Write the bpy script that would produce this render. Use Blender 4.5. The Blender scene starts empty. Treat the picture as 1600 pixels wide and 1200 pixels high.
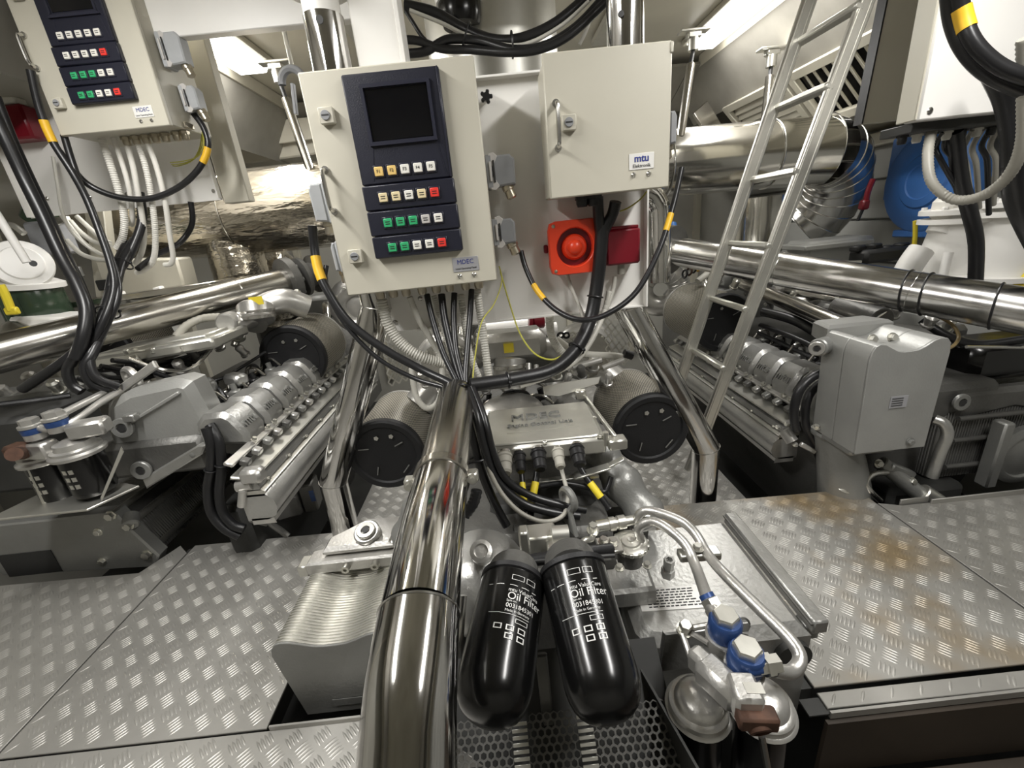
import bpy, math, random
from mathutils import Vector as V, Matrix
rnd = random.Random(11)
S = bpy.context.scene
COL = S.collection
PI = math.pi

# ---------------------------------------------------------------- camera, light, exposure
cd = bpy.data.cameras.new('camera'); cam = bpy.data.objects.new('camera', cd); COL.objects.link(cam)
cd.sensor_width = 36.0; cd.lens = 15.075; cd.clip_start = 0.02
cam.matrix_world = Matrix(((0.99428, 0.10653, -0.00753, 0.0), (-0.04348, 0.33939, -0.93964, 0.0),
                           (-0.09755, 0.93459, 0.34208, 1.05), (0, 0, 0, 1)))
S.camera = cam
S.view_settings.view_transform = 'Standard'; S.view_settings.look = 'None'
S.view_settings.gamma = 1.0; S.view_settings.use_curve_mapping = False
S.view_settings.exposure = 0.08
w = bpy.data.worlds.new('world'); S.world = w; w.use_nodes = True
w.node_tree.nodes['Background'].inputs[0].default_value = (0.9, 0.92, 1.0, 1)
w.node_tree.nodes['Background'].inputs[1].default_value = 0.008
LAMPS = [  # tube fittings on the deckhead: x, y, length along y, watts
    (-1.22, 2.28, 1.2, 20), (1.44, 2.62, 1.2, 16), (-0.95, 0.55, 1.2, 33), (1.0, 0.35, 1.2, 28),  # right front tube is added out of view, extra front light for the engines
    (0.1, 3.2, 1.2, 28)]
CEIL = 2.05
for i, (x, y, L, wt) in enumerate(LAMPS):
    ld = bpy.data.lights.new('tube_light', 'AREA'); ld.shape = 'RECTANGLE'; ld.size = 0.12; ld.size_y = L
    ld.energy = wt; ld.color = (1.0, 0.985, 0.955)
    lo = bpy.data.objects.new('tube_light', ld); COL.objects.link(lo); lo.location = (x, y, CEIL - 0.075)

# ---------------------------------------------------------------- materials
def mat(name, col, rough=0.5, metal=0.0, var=0.0, vscale=8.0, bump=0.0, bscale=60.0, rvar=0.0, coat=0.0, stretch=None, emit=None):
    m = bpy.data.materials.new(name); m.use_nodes = True
    nt = m.node_tree; b = nt.nodes['Principled BSDF']
    b.inputs['Base Color'].default_value = (*col, 1); b.inputs['Roughness'].default_value = rough
    b.inputs['Metallic'].default_value = metal; b.inputs['Coat Weight'].default_value = coat
    if emit:
        b.inputs['Emission Color'].default_value = (*emit[0], 1); b.inputs['Emission Strength'].default_value = emit[1]
    if var or bump or rvar:
        tc = nt.nodes.new('ShaderNodeTexCoord'); mp = nt.nodes.new('ShaderNodeMapping')
        nt.links.new(tc.outputs['Object'], mp.inputs[0])
        if stretch: mp.inputs['Scale'].default_value = stretch
        n = nt.nodes.new('ShaderNodeTexNoise'); n.inputs['Scale'].default_value = vscale; n.inputs['Detail'].default_value = 6
        nt.links.new(mp.outputs[0], n.inputs['Vector'])
        if var:
            r = nt.nodes.new('ShaderNodeValToRGB')
            r.color_ramp.elements[0].position = 0.3; r.color_ramp.elements[1].position = 0.7
            r.color_ramp.elements[0].color = (*[c * (1 - var) for c in col], 1)
            r.color_ramp.elements[1].color = (*[min(1, c * (1 + var)) for c in col], 1)
            nt.links.new(n.outputs[0], r.inputs[0]); nt.links.new(r.outputs[0], b.inputs['Base Color'])
        if rvar:
            q = nt.nodes.new('ShaderNodeMapRange'); q.inputs[3].default_value = max(0.02, rough - rvar); q.inputs[4].default_value = rough + rvar
            nt.links.new(n.outputs[0], q.inputs[0]); nt.links.new(q.outputs[0], b.inputs['Roughness'])
        if bump:
            n2 = nt.nodes.new('ShaderNodeTexNoise'); n2.inputs['Scale'].default_value = bscale; n2.inputs['Detail'].default_value = 3
            nt.links.new(mp.outputs[0], n2.inputs['Vector'])
            bp = nt.nodes.new('ShaderNodeBump'); bp.inputs['Strength'].default_value = bump; bp.inputs['Distance'].default_value = 0.01
            nt.links.new(n2.outputs[0], bp.inputs['Height']); nt.links.new(bp.outputs[0], b.inputs['Normal'])
    return m

M = dict(
    beige=mat('beige_enamel', (0.52, 0.495, 0.415), 0.42, var=0.05, vscale=4, rvar=0.06),
    beige2=mat('beige_enamel_dull', (0.42, 0.395, 0.32), 0.5, var=0.05, vscale=3),
    white=mat('white_enamel', (0.82, 0.805, 0.77), 0.38, var=0.04, vscale=5),
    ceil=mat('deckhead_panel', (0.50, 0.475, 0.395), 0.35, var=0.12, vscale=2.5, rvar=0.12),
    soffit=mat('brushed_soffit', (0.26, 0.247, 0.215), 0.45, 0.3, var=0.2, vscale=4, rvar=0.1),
    wall=mat('bulkhead_paint', (0.36, 0.35, 0.31), 0.5, var=0.08, vscale=3),
    wallgrey=mat('hull_lining_grey', (0.33, 0.33, 0.31), 0.45, var=0.1, vscale=3),
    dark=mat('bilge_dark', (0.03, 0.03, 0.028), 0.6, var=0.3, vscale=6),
    navy=mat('navy_plastic', (0.010, 0.011, 0.022), 0.38, bump=0.1, bscale=500),
    navy2=mat('navy_trim', (0.020, 0.021, 0.035), 0.3),
    screen=mat('dark_screen', (0.004, 0.004, 0.005), 0.12),
    bwhite=mat('button_white', (0.78, 0.76, 0.70), 0.4), byel=mat('button_amber', (0.75, 0.52, 0.18), 0.4),
    bcream=mat('button_cream', (0.74, 0.62, 0.38), 0.4), bgrn=mat('button_green', (0.03, 0.36, 0.14), 0.4),
    bred=mat('button_red', (0.75, 0.04, 0.03), 0.4), bgrey=mat('button_grey', (0.5, 0.48, 0.46), 0.4),
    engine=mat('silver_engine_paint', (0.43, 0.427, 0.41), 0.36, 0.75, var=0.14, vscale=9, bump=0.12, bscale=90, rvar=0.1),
    engine2=mat('silver_engine_paint_shaded', (0.13, 0.128, 0.12), 0.45, 0.5, var=0.2, vscale=9, bump=0.15, bscale=90, rvar=0.08),  # darker copy of the silver paint, shade of the dark areas put into the colour
    cast=mat('cast_aluminium', (0.52, 0.51, 0.485), 0.33, 0.75, var=0.12, vscale=14, bump=0.07, bscale=150, rvar=0.1),
    castgrey=mat('grey_painted_casting', (0.24, 0.24, 0.228), 0.38, 0.4, var=0.1, vscale=7, bump=0.1, bscale=140, rvar=0.06),
    chrome=mat('polished_stainless', (0.66, 0.65, 0.63), 0.10, 1.0, var=0.06, vscale=6, rvar=0.06),
    pipe=mat('satin_stainless', (0.64, 0.63, 0.61), 0.2, 1.0, var=0.1, vscale=7, rvar=0.08, stretch=(3, 3, .6)),
    tankgrey=mat('grey_tank_paint', (0.33, 0.33, 0.315), 0.4, 0.35, var=0.08, vscale=7, bump=0.08, bscale=140),
    tube=mat('stainless_tube', (0.56, 0.54, 0.50), 0.20, 1.0, var=0.12, vscale=9, rvar=0.08),
    steel=mat('bright_steel', (0.62, 0.61, 0.58), 0.24, 1.0, rvar=0.06),
    zinc=mat('zinc_plated', (0.60, 0.59, 0.54), 0.3, 0.9, var=0.1, vscale=30),
    alu=mat('satin_aluminium', (0.66, 0.65, 0.60), 0.36, 0.9, var=0.05, vscale=20),
    foil=mat('lagging_foil', (0.62, 0.57, 0.48), 0.16, 0.97, var=0.25, vscale=4, bump=1.0, bscale=16, rvar=0.1, stretch=(0.4, 1.6, 1.6)),
    duct=mat('stainless_lagging', (0.60, 0.585, 0.54), 0.16, 1.0, var=0.1, vscale=3, bump=0.25, bscale=4, rvar=0.06),
    rubber=mat('black_rubber', (0.010, 0.010, 0.011), 0.38, bump=0.05, bscale=200),
    cable=mat('black_cable_sheath', (0.012, 0.012, 0.013), 0.33),
    filt=mat('black_gloss_paint', (0.004, 0.004, 0.004), 0.2),
    cap=mat('black_filter_cap', (0.006, 0.006, 0.007), 0.6, bump=0.1, bscale=300),
    conduit=mat('grey_white_conduit', (0.56, 0.545, 0.49), 0.45), conduit2=mat('grey_conduit', (0.36, 0.345, 0.30), 0.45),
    white2=mat('white_plastic', (0.76, 0.74, 0.68), 0.4),
    siren=mat('orange_red_plastic', (0.74, 0.055, 0.018), 0.32), dred=mat('dark_red_plastic', (0.16, 0.004, 0.012), 0.35),
    blue=mat('blue_plastic', (0.055, 0.17, 0.47), 0.38, var=0.1, vscale=5), bluefit=mat('blue_anodised', (0.022, 0.055, 0.17), 0.35, 0.2, var=0.25, vscale=40),
    yellow=mat('yellow_label', (0.80, 0.64, 0.04), 0.5), amber=mat('yellow_sleeve', (0.72, 0.42, 0.02), 0.45),
    green=mat('dark_green_glass', (0.03, 0.05, 0.03), 0.2),
    conn=mat('grey_connector', (0.25, 0.255, 0.265), 0.45, var=0.06, vscale=30), conn2=mat('pale_grey_connector', (0.36, 0.37, 0.38), 0.45, var=0.05, vscale=30),
    brass=mat('nickel_gland', (0.55, 0.50, 0.40), 0.3, 0.9), rust=mat('rusty_cast', (0.075, 0.036, 0.022), 0.7, 0.2, var=0.4, vscale=40),
    label=mat('label_white', (0.74, 0.73, 0.70), 0.4), silverlabel=mat('label_silver', (0.40, 0.40, 0.42), 0.35, 0.3),
    ink=mat('ink_black', (0.02, 0.02, 0.02), 0.5), inkblue=mat('ink_blue', (0.02, 0.035, 0.22), 0.5), inkwhite=mat('ink_white', (0.62, 0.62, 0.60), 0.5),
    plate=mat('tread_plate', (0.37, 0.36, 0.335), 0.44, 0.6, var=0.14, vscale=3, rvar=0.1),
    wood=mat('dark_brown_lino', (0.035, 0.026, 0.018), 0.55, var=0.25, vscale=4),
    lamp=mat('lit_diffuser', (0.9, 0.9, 0.9), 0.4, emit=((1.0, 0.97, 0.92), 6.0)),
    clothgrey=mat('grey_box', (0.42, 0.42, 0.40), 0.5), tool=mat('black_tool_roll', (0.02, 0.02, 0.02), 0.6),
    wire=mat('yellow_green_wire', (0.42, 0.40, 0.06), 0.45), bronze=mat('brown_hose', (0.22, 0.16, 0.07), 0.4),
)

def sleeve_material():
    m = bpy.data.materials.new('perforated_sleeve'); m.use_nodes = True
    nt = m.node_tree; b = nt.nodes['Principled BSDF']; b.inputs['Metallic'].default_value = 0.35; b.inputs['Roughness'].default_value = 0.45
    uv = nt.nodes.new('ShaderNodeTexCoord'); mp = nt.nodes.new('ShaderNodeMapping'); mp.inputs['Scale'].default_value = (1, 1, 1)
    nt.links.new(uv.outputs['UV'], mp.inputs[0])
    br = nt.nodes.new('ShaderNodeTexBrick'); br.inputs['Scale'].default_value = 1.0
    br.inputs['Color1'].default_value = (0.02, 0.02, 0.018, 1); br.inputs['Color2'].default_value = (0.03, 0.03, 0.026, 1)
    br.inputs['Mortar'].default_value = (0.44, 0.41, 0.34, 1); br.inputs['Mortar Size'].default_value = 0.0016
    br.inputs['Brick Width'].default_value = 0.0095; br.inputs['Row Height'].default_value = 0.0085; br.inputs['Mortar Smooth'].default_value = 0.2
    nt.links.new(mp.outputs[0], br.inputs['Vector']); nt.links.new(br.outputs['Color'], b.inputs['Base Color'])
    bp = nt.nodes.new('ShaderNodeBump'); bp.inputs['Strength'].default_value = 0.5; bp.inputs['Distance'].default_value = 0.003
    nt.links.new(br.outputs['Fac'], bp.inputs['Height']); nt.links.new(bp.outputs[0], b.inputs['Normal'])
    return m
M['sleeve'] = sleeve_material()

def stained_plate():
    m = M['plate'].copy(); m.name = 'tread_plate_oil_stained'; nt = m.node_tree; b = nt.nodes['Principled BSDF']
    src = b.inputs['Base Color'].links[0].from_socket
    tc = nt.nodes.new('ShaderNodeTexCoord'); n = nt.nodes.new('ShaderNodeTexNoise'); n.inputs['Scale'].default_value = 3.2; n.inputs['Detail'].default_value = 4
    nt.links.new(tc.outputs['Object'], n.inputs['Vector'])
    r = nt.nodes.new('ShaderNodeValToRGB'); r.color_ramp.elements[0].position = 0.47; r.color_ramp.elements[1].position = 0.66
    r.color_ramp.elements[0].color = (0, 0, 0, 1); r.color_ramp.elements[1].color = (0.75, 0.75, 0.75, 1)
    nt.links.new(n.outputs[0], r.inputs[0])
    mx = nt.nodes.new('ShaderNodeMixRGB'); nt.links.new(r.outputs[0], mx.inputs[0]); nt.links.new(src, mx.inputs[1])
    mx.inputs[2].default_value = (0.30, 0.205, 0.085, 1); nt.links.new(mx.outputs[0], b.inputs['Base Color'])
    return m
M['plate_stain'] = stained_plate()

# ---------------------------------------------------------------- mesh builder
def frame(d):
    d = V(d).normalized(); a = V((0, 0, 1)) if abs(d.z) < 0.9 else V((1, 0, 0))
    u = a.cross(d).normalized(); return u, d.cross(u), d
def rotz(a): return Matrix.Rotation(math.radians(a), 3, 'Z')
def roty(a): return Matrix.Rotation(math.radians(a), 3, 'Y')
def rotx(a): return Matrix.Rotation(math.radians(a), 3, 'X')
def smooth_path(p, k=6):
    p = [V(q) for q in p]
    if len(p) < 3 or k < 2: return p
    out = []
    for i in range(len(p) - 1):
        a, b, c, d = p[max(i - 1, 0)], p[i], p[i + 1], p[min(i + 2, len(p) - 1)]
        for j in range(k):
            t = j / k
            out.append(0.5 * ((2 * b) + (c - a) * t + (2 * a - 5 * b + 4 * c - d) * t * t + (3 * b - a - 3 * c + d) * t ** 3))
    return out + [p[-1]]
def resample(p, step):
    L = [0.0]
    for a, b in zip(p, p[1:]): L.append(L[-1] + (b - a).length)
    n = max(2, int(L[-1] / step)); out = []; j = 0
    for i in range(n + 1):
        t = L[-1] * i / n
        while j < len(p) - 2 and L[j + 1] < t: j += 1
        s = (t - L[j]) / max(1e-9, L[j + 1] - L[j]); out.append(p[j].lerp(p[j + 1], min(1, max(0, s))))
    return out

class MB:
    def __init__(s): s.v = []; s.f = []; s.uv = []
    def add(s, vs, fs, uvs=None):
        o = len(s.v); s.v += [V(q) for q in vs]; s.f += [tuple(i + o for i in f) for f in fs]
        s.uv += uvs if uvs else [None] * len(fs); return s
    def box(s, c, size, bev=0.0, rot=None):
        c = V(c); h = [max(1e-4, q / 2) for q in size]; b = min(bev, *[q * 0.49 for q in h]); R = rot if rot else Matrix.Identity(3)
        if b <= 0:
            vs = [(x * h[0], y * h[1], z * h[2]) for x in (-1, 1) for y in (-1, 1) for z in (-1, 1)]
            fs = [(0, 1, 3, 2), (4, 6, 7, 5), (0, 4, 5, 1), (2, 3, 7, 6), (0, 2, 6, 4), (1, 5, 7, 3)]
            return s.add([c + R @ V(q) for q in vs], fs)
        vs = []; idx = {}
        for x in (-1, 1):
            for y in (-1, 1):
                for z in (-1, 1):
                    for a in range(3):
                        q = [x * (h[0] - b), y * (h[1] - b), z * (h[2] - b)]; q[a] = (x, y, z)[a] * h[a]
                        idx[x, y, z, a] = len(vs); vs.append(c + R @ V(q))
        fs = []; g = lambda x, y, z, a: idx[x, y, z, a]
        for t in (-1, 1):
            for a in range(3):
                o = [(-1, -1), (1, -1), (1, 1), (-1, 1)]
                if t < 0: o = o[::-1]
                f = []
                for p, q in o:
                    k = [0, 0, 0]; k[a] = t; k[(a + 1) % 3] = p; k[(a + 2) % 3] = q; f.append(g(*k, a))
                fs.append(tuple(f))
        for a in range(3):
            b1, b2 = (a + 1) % 3, (a + 2) % 3
            for p in (-1, 1):
                for q in (-1, 1):
                    k0 = [0] * 3; k1 = [0] * 3; k0[a] = -1; k1[a] = 1
                    for k in (k0, k1): k[b1] = p; k[b2] = q
                    f = (g(*k0, b1), g(*k1, b1), g(*k1, b2), g(*k0, b2))
                    fs.append(f if p * q < 0 else f[::-1])
        for x in (-1, 1):
            for y in (-1, 1):
                for z in (-1, 1):
                    f = (g(x, y, z, 0), g(x, y, z, 1), g(x, y, z, 2)); fs.append(f if x * y * z > 0 else f[::-1])
        return s.add(vs, fs)
    def lathe(s, o, d, prof, n=20, a0=0.0, arc=None):      # prof: [(radius, height along d)]
        o = V(o); u, v, d = frame(d); vs = []; fs = []; uvs = []; m = len(prof); full = arc is None
        k = n if full else n + 1
        R0 = max(p[0] for p in prof)
        for r, hgt in prof:
            for i in range(k):
                t = a0 + (2 * PI if full else arc) * i / n
                vs.append(o + d * hgt + (u * math.cos(t) + v * math.sin(t)) * r)
        acc = [0.0]
        for p, q in zip(prof, prof[1:]): acc.append(acc[-1] + math.hypot(p[0] - q[0], p[1] - q[1]))
        for j in range(m - 1):
            for i in range(n):
                i2 = (i + 1) % k
                fs.append((j * k + i, j * k + i2, (j + 1) * k + i2, (j + 1) * k + i))
                a, b2 = 2 * PI * R0 * i / n, 2 * PI * R0 * (i + 1) / n
                uvs.append(((a, acc[j]), (b2, acc[j]), (b2, acc[j + 1]), (a, acc[j + 1])))
        if full:
            if prof[0][0] > 1e-5: fs.append(tuple(range(n))[::-1]); uvs.append(None)
            if prof[-1][0] > 1e-5: fs.append(tuple((m - 1) * n + i for i in range(n))); uvs.append(None)
        return s.add(vs, fs, uvs)
    def cyl(s, a, b, r, n=18, r2=None, bev=0.0):
        a, b = V(a), V(b); L = (b - a).length; r2 = r if r2 is None else r2
        pr = [(r, 0), (r2, L)] if bev <= 0 else [(r - bev, 0), (r, bev), (r2, L - bev), (r2 - bev, L)]
        return s.lathe(a, b - a, pr, n)
    def tube(s, path, r, n=10, k=6, rings=None, ends=True):
        p = smooth_path(path, k)
        if rings: p = resample(p, rings / 2)
        vs = []; fs = []; m = len(p); u = None
        for i, q in enumerate(p):
            t = (p[min(i + 1, m - 1)] - p[max(i - 1, 0)]).normalized()
            if u is None: u = frame(t)[0]
            u = (u - t * u.dot(t)).normalized(); w_ = t.cross(u)
            rr = r(i / (m - 1)) if callable(r) else r
            if rings: rr *= (1.0 if i % 2 else 0.87)
            for j in range(n):
                a = 2 * PI * j / n; vs.append(q + (u * math.cos(a) + w_ * math.sin(a)) * rr)
        for i in range(m - 1):
            for j in range(n):
                j2 = (j + 1) % n; fs.append((i * n + j, i * n + j2, (i + 1) * n + j2, (i + 1) * n + j))
        if ends: fs.append(tuple(range(n))[::-1]); fs.append(tuple((m - 1) * n + j for j in range(n)))
        return s.add(vs, fs)
    def prism(s, poly, o, u, v, depth, bev=0.0):          # poly in (u,v) plane counter-clockwise, extruded along u x v
        o, u, v = V(o), V(u).normalized(), V(v).normalized(); w_ = u.cross(v); n = len(poly)
        def ring(pp, h): return [o + u * a + v * b + w_ * h for a, b in pp]
        def inset(pp, b):
            out = []
            for i in range(n):
                p0, p1, p2 = V(pp[i - 1]), V(pp[i]), V(pp[(i + 1) % n])
                e1 = (p1 - p0).normalized(); e2 = (p2 - p1).normalized(); n1 = V((-e1.y, e1.x)); n2 = V((-e2.y, e2.x))
                bs = (n1 + n2); bs = bs / max(0.3, bs.dot(n1)) if bs.length > 1e-6 else n1
                out.append(p1 + bs * b)
            return out
        if bev > 0:
            ip = inset([V(q) for q in poly], bev); rs = [ring(ip, 0), ring(poly, bev), ring(poly, depth - bev), ring(ip, depth)]
        else: rs = [ring(poly, 0), ring(poly, depth)]
        vs = [q for r_ in rs for q in r_]; fs = []
        for k in range(len(rs) - 1):
            for i in range(n): fs.append((k * n + i, k * n + (i + 1) % n, (k + 1) * n + (i + 1) % n, (k + 1) * n + i))
        fs.append(tuple(range(n))[::-1]); fs.append(tuple((len(rs) - 1) * n + i for i in range(n)))
        return s.add(vs, fs)
    def torus(s, c, d, R, r, n=24, m=8, arc=None):
        u, v, d = frame(d); c = V(c); k = n if arc is None else n + 1; vs = []; fs = []
        for i in range(k):
            a = (arc or 2 * PI) * i / n; e = u * math.cos(a) + v * math.sin(a)
            for j in range(m):
                b = 2 * PI * j / m; vs.append(c + e * (R + r * math.cos(b)) + d * r * math.sin(b))
        for i in range(n):
            i2 = (i + 1) % k
            for j in range(m): fs.append((i * m + j, i2 * m + j, i2 * m + (j + 1) % m, i * m + (j + 1) % m))
        return s.add(vs, fs)
    def bolt(s, p, d, r=0.008, h=0.007):
        p = V(p); d = V(d).normalized()
        s.lathe(p, d, [(r * 1.35, 0), (r * 1.35, h * 0.25)], 12); s.lathe(p + d * h * 0.25, d, [(r, 0), (r, h * 0.85), (r * 0.85, h)], 6)
        return s
    def build(s, name, m, parent=None, ang=38):
        me = bpy.data.meshes.new(name); org = wloc(parent) if parent else V((0, 0, 0))
        me.from_pydata([q - org for q in s.v], [], s.f); me.validate(); me.update()
        if any(s.uv) and len(me.polygons) == len(s.f):
            ul = me.uv_layers.new(name='uv')
            for poly, q in zip(me.polygons, s.uv):
                if q:
                    for li, c in zip(poly.loop_indices, q): ul.data[li].uv = c
        me.polygons.foreach_set('use_smooth', [True] * len(me.polygons)); me.set_sharp_from_angle(angle=math.radians(ang))
        me.materials.append(M[m] if isinstance(m, str) else m)
        o = bpy.data.objects.new(name, me); COL.objects.link(o)
        if parent: o.parent = parent; WL[o] = org
        else: WL[o] = org
        return o

WL = {}
def wloc(o): return WL[o]
def T(name, label, cat, loc=(0, 0, 0), group=None):        # a thing: an Empty at its base
    o = bpy.data.objects.new(name, None); COL.objects.link(o); o.location = loc; o.empty_display_size = 0.05
    WL[o] = V(loc); o['label'] = label; o['category'] = cat
    if group: o['group'] = group
    return o
def tag(o, label, cat, group=None):
    o['label'] = label; o['category'] = cat
    if group: o['group'] = group
    return o
def struct(o): o['kind'] = 'structure'; return o
def stuff(o): o['kind'] = 'stuff'; return o
def text(body, o, xd, yd, size, m, parent, ext=0.0003, align='CENTER', name='lettering', bold=0.0):
    c = bpy.data.curves.new(name, 'FONT'); c.body = body; c.offset = bold; c.size = size; c.extrude = ext; c.align_x = align; c.align_y = 'CENTER'; c.resolution_u = 3
    tmp = bpy.data.objects.new('tmp', c); me = bpy.data.meshes.new_from_object(tmp); bpy.data.objects.remove(tmp); bpy.data.curves.remove(c)
    me.name = name; me.materials.clear(); me.materials.append(M[m]); ob = bpy.data.objects.new(name, me); COL.objects.link(ob)
    x = V(xd).normalized(); y = V(yd).normalized(); z = x.cross(y).normalized(); y = z.cross(x)
    R = Matrix((x, y, z)).transposed().to_4x4(); p = V(o) - (wloc(parent) if parent else V((0, 0, 0)))
    ob.matrix_local = Matrix.Translation(p) @ R
    if parent: ob.parent = parent
    ob.matrix_local = Matrix.Translation(p) @ R
    WL[ob] = V(o)
    return ob

def text_on_cyl(body, o, d, up, r, s0, size, m, parent, shift=0.0, name='lettering'):   # text bent round a cylinder about axis (o, d), facing up
    ob = text(body, (0, 0, 0), (1, 0, 0), (0, 1, 0), size, m, None, 0.0, 'LEFT', name); me = ob.data
    o, d = V(o), V(d).normalized(); up = V(up); up = (up - d * up.dot(d)).normalized(); sd = up.cross(d).normalized()
    org = wloc(parent)
    for v in me.vertices:
        a = (v.co.x + shift) / r; v.co = o + d * (s0 - v.co.y) + (up * math.cos(a) - sd * math.sin(a) * -1) * (r + 0.0006) - org
    ob.matrix_local = Matrix.Identity(4); ob.parent = parent
    return ob

# ================================================================ SETTING
floor = bpy.data.objects.new('floor', None); COL.objects.link(floor); WL[floor] = V((0, 0, 0)); struct(floor)
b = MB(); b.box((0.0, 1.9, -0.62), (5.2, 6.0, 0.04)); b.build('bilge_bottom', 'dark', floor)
def inside(p, poly):
    c = False; n = len(poly)
    for i in range(n):
        a, d = poly[i], poly[(i + 1) % n]
        if (a[1] > p[1]) != (d[1] > p[1]) and p[0] < (d[0] - a[0]) * (p[1] - a[1]) / (d[1] - a[1]) + a[0]: c = not c
    return c
def tread_plate(poly, z, ang=0.0, m='plate', th=0.006, pitch=0.066):
    b = MB(); b.prism(poly, (0, 0, z - th), (1, 0, 0), (0, 1, 0), th, 0.0012); pl = b.build('floor_plate', m, floor)
    t = MB(); xs = [p[0] for p in poly]; ys = [p[1] for p in poly]; ca, sa = math.cos(ang), math.sin(ang)
    R = 1.2 * max(max(xs) - min(xs), max(ys) - min(ys)); cx, cy = (min(xs) + max(xs)) / 2, (min(ys) + max(ys)) / 2; n = int(R / pitch) + 1
    L, Wd, Hh = 0.0175, 0.0029, 0.0018; c45 = math.sqrt(.5)
    for i in range(-n, n):
        for j in range(-n, n):
            for kind in (0, 1):
                for q in range(5):
                    o = (q - 2) * 0.0086; k = kind * 0.5; ox, oy = (o * c45, o * c45) if kind else (-o * c45, o * c45)
                    lx, ly = (i + k) * pitch + ox, (j + k) * pitch + oy
                    x, y = cx + lx * ca - ly * sa, cy + lx * sa + ly * ca
                    dx, dy = ((-c45, c45) if kind else (c45, c45)); dx, dy = dx * ca - dy * sa, dx * sa + dy * ca
                    if not (inside((x + dx * L * 1.1, y + dy * L * 1.1), poly) and inside((x - dx * L * 1.1, y - dy * L * 1.1), poly)): continue
                    c = V((x, y, z)); d = V((dx, dy, 0)); e = V((-dy, dx, 0))
                    t.add([c - d * L, c - d * L * .5 + e * Wd, c + d * L * .5 + e * Wd, c + d * L, c + d * L * .5 - e * Wd, c - d * L * .5 - e * Wd,
                           c - d * L * .5 + V((0, 0, Hh)), c + d * L * .5 + V((0, 0, Hh))],
                          [(0, 6, 1), (1, 6, 7, 2), (2, 7, 3), (3, 7, 4), (4, 7, 6, 5), (5, 6, 0)])
    if t.v: stuff(t.build('tread_bars', m, pl, ang=80))
    return pl
# raised plates either side of the middle engine
tread_plate([(-2.55, 0.70), (-1.302, 0.70), (-1.302, 1.385), (-1.36, 1.435), (-1.42, 1.30), (-2.55, 1.33)], 0.0)
tread_plate([(-1.296, 0.70), (-0.655, 0.70), (-0.655, 1.03), (-0.36, 1.03), (-0.36, 1.27), (-0.625, 1.30), (-0.635, 1.408), (-1.296, 1.425)], 0.0)
tread_plate([(-2.55, -0.6), (-0.25, -0.6), (-0.25, 0.60), (-0.32, 0.695), (-2.55, 0.695)], 0.0)
tread_plate([(0.36, 1.0), (0.62, 0.97), (0.62, 0.655), (1.262, 0.655), (1.262, 1.33), (0.52, 1.355)], 0.0, m='plate_stain')
tread_plate([(1.268, 0.655), (2.4, 0.655), (2.4, 1.20), (1.33, 1.215), (1.268, 1.24)], 0.0)
tread_plate([(0.62, 0.612), (2.4, 0.60), (2.4, 0.64), (0.62, 0.646)], -0.004)
# low walkways between the engines
tread_plate([(-0.78, 1.45), (-0.30, 1.45), (-0.30, 3.4), (-0.78, 3.4)], -0.16)
tread_plate([(0.42, 1.40), (0.98, 1.40), (0.98, 3.4), (0.42, 3.4)], -0.16)
# turned-down lips and the dark step in front of the right-hand plates
b = MB(); b.box((1.5, 0.604, -0.012), (1.76, 0.006, 0.018)); b.build('plate_lip', 'plate', floor)
b = MB(); b.box((1.5, 0.598, -0.11), (1.78, 0.010, 0.17)); b.build('step_riser', 'wood', floor)
b = MB(); b.box((-0.495, 0.697, -0.002), (0.30, 0.006, 0.028), 0.001); b.build('plate_lip', 'plate', floor)
b = MB(); b.box((-0.612, 1.30, 0.012), (0.006, 0.1, 0.05), 0.001); b.build('plate_lip', 'plate', floor)
b = MB(); b.box((1.38, 1.222, 0.004), (0.10, 0.006, 0.03), 0.001); b.box((1.9, 1.206, 0.004), (0.95, 0.006, 0.03), 0.001); b.build('plate_lip', 'plate', floor)
for x0, x1 in ((0.45, 0.80), (0.806, 1.55), (1.556, 2.4)):
    b = MB(); b.box(((x0 + x1) / 2, 0.03, -0.20), (x1 - x0, 1.1, 0.02), 0.002); b.build('floor_board', 'wood', floor)
for x0, x1, y0, y1 in ((-0.70, -0.66, 0.7, 1.42), (-1.32, -1.28, 0.7, 1.42), (1.25, 1.29, 0.66, 1.2), (0.58, 0.62, 0.66, 0.99)):
    b = MB(); b.box(((x0 + x1) / 2, (y0 + y1) / 2, -0.035), (x1 - x0, y1 - y0, 0.05)); b.build('floor_bearer', 'dark', floor)
b = MB(); b.box((0.60, 0.622, -0.012), (0.05, 0.035, 0.004)); b.build('floor_bracket', 'dark', floor)

# ceiling: raised middle with side soffits
b = MB(); b.box((0.1, 1.5, CEIL + 0.02), (5.2, 6.2, 0.04)); ceiling = struct(b.build('ceiling', 'ceil'))
def cpart(name, c, size, m='ceil', rot=None, bev=0.002):
    b = MB(); b.box(c, size, bev, rot); return b.build(name, m, ceiling)
for y0, y1 in ((-1.4, 0.2), (0.205, 1.9), (1.905, 3.55)):
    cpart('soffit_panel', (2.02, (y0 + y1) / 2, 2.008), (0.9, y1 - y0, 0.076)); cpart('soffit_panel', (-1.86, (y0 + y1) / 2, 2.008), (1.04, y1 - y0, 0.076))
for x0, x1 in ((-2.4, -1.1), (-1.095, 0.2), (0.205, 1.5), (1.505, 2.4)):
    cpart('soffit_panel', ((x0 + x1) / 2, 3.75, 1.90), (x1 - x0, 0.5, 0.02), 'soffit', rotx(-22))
for x in (-0.55, 0.75):
    cpart('cable_tray', (x, 2.55, 2.02), (0.10, 1.0, 0.03), 'alu')
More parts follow.
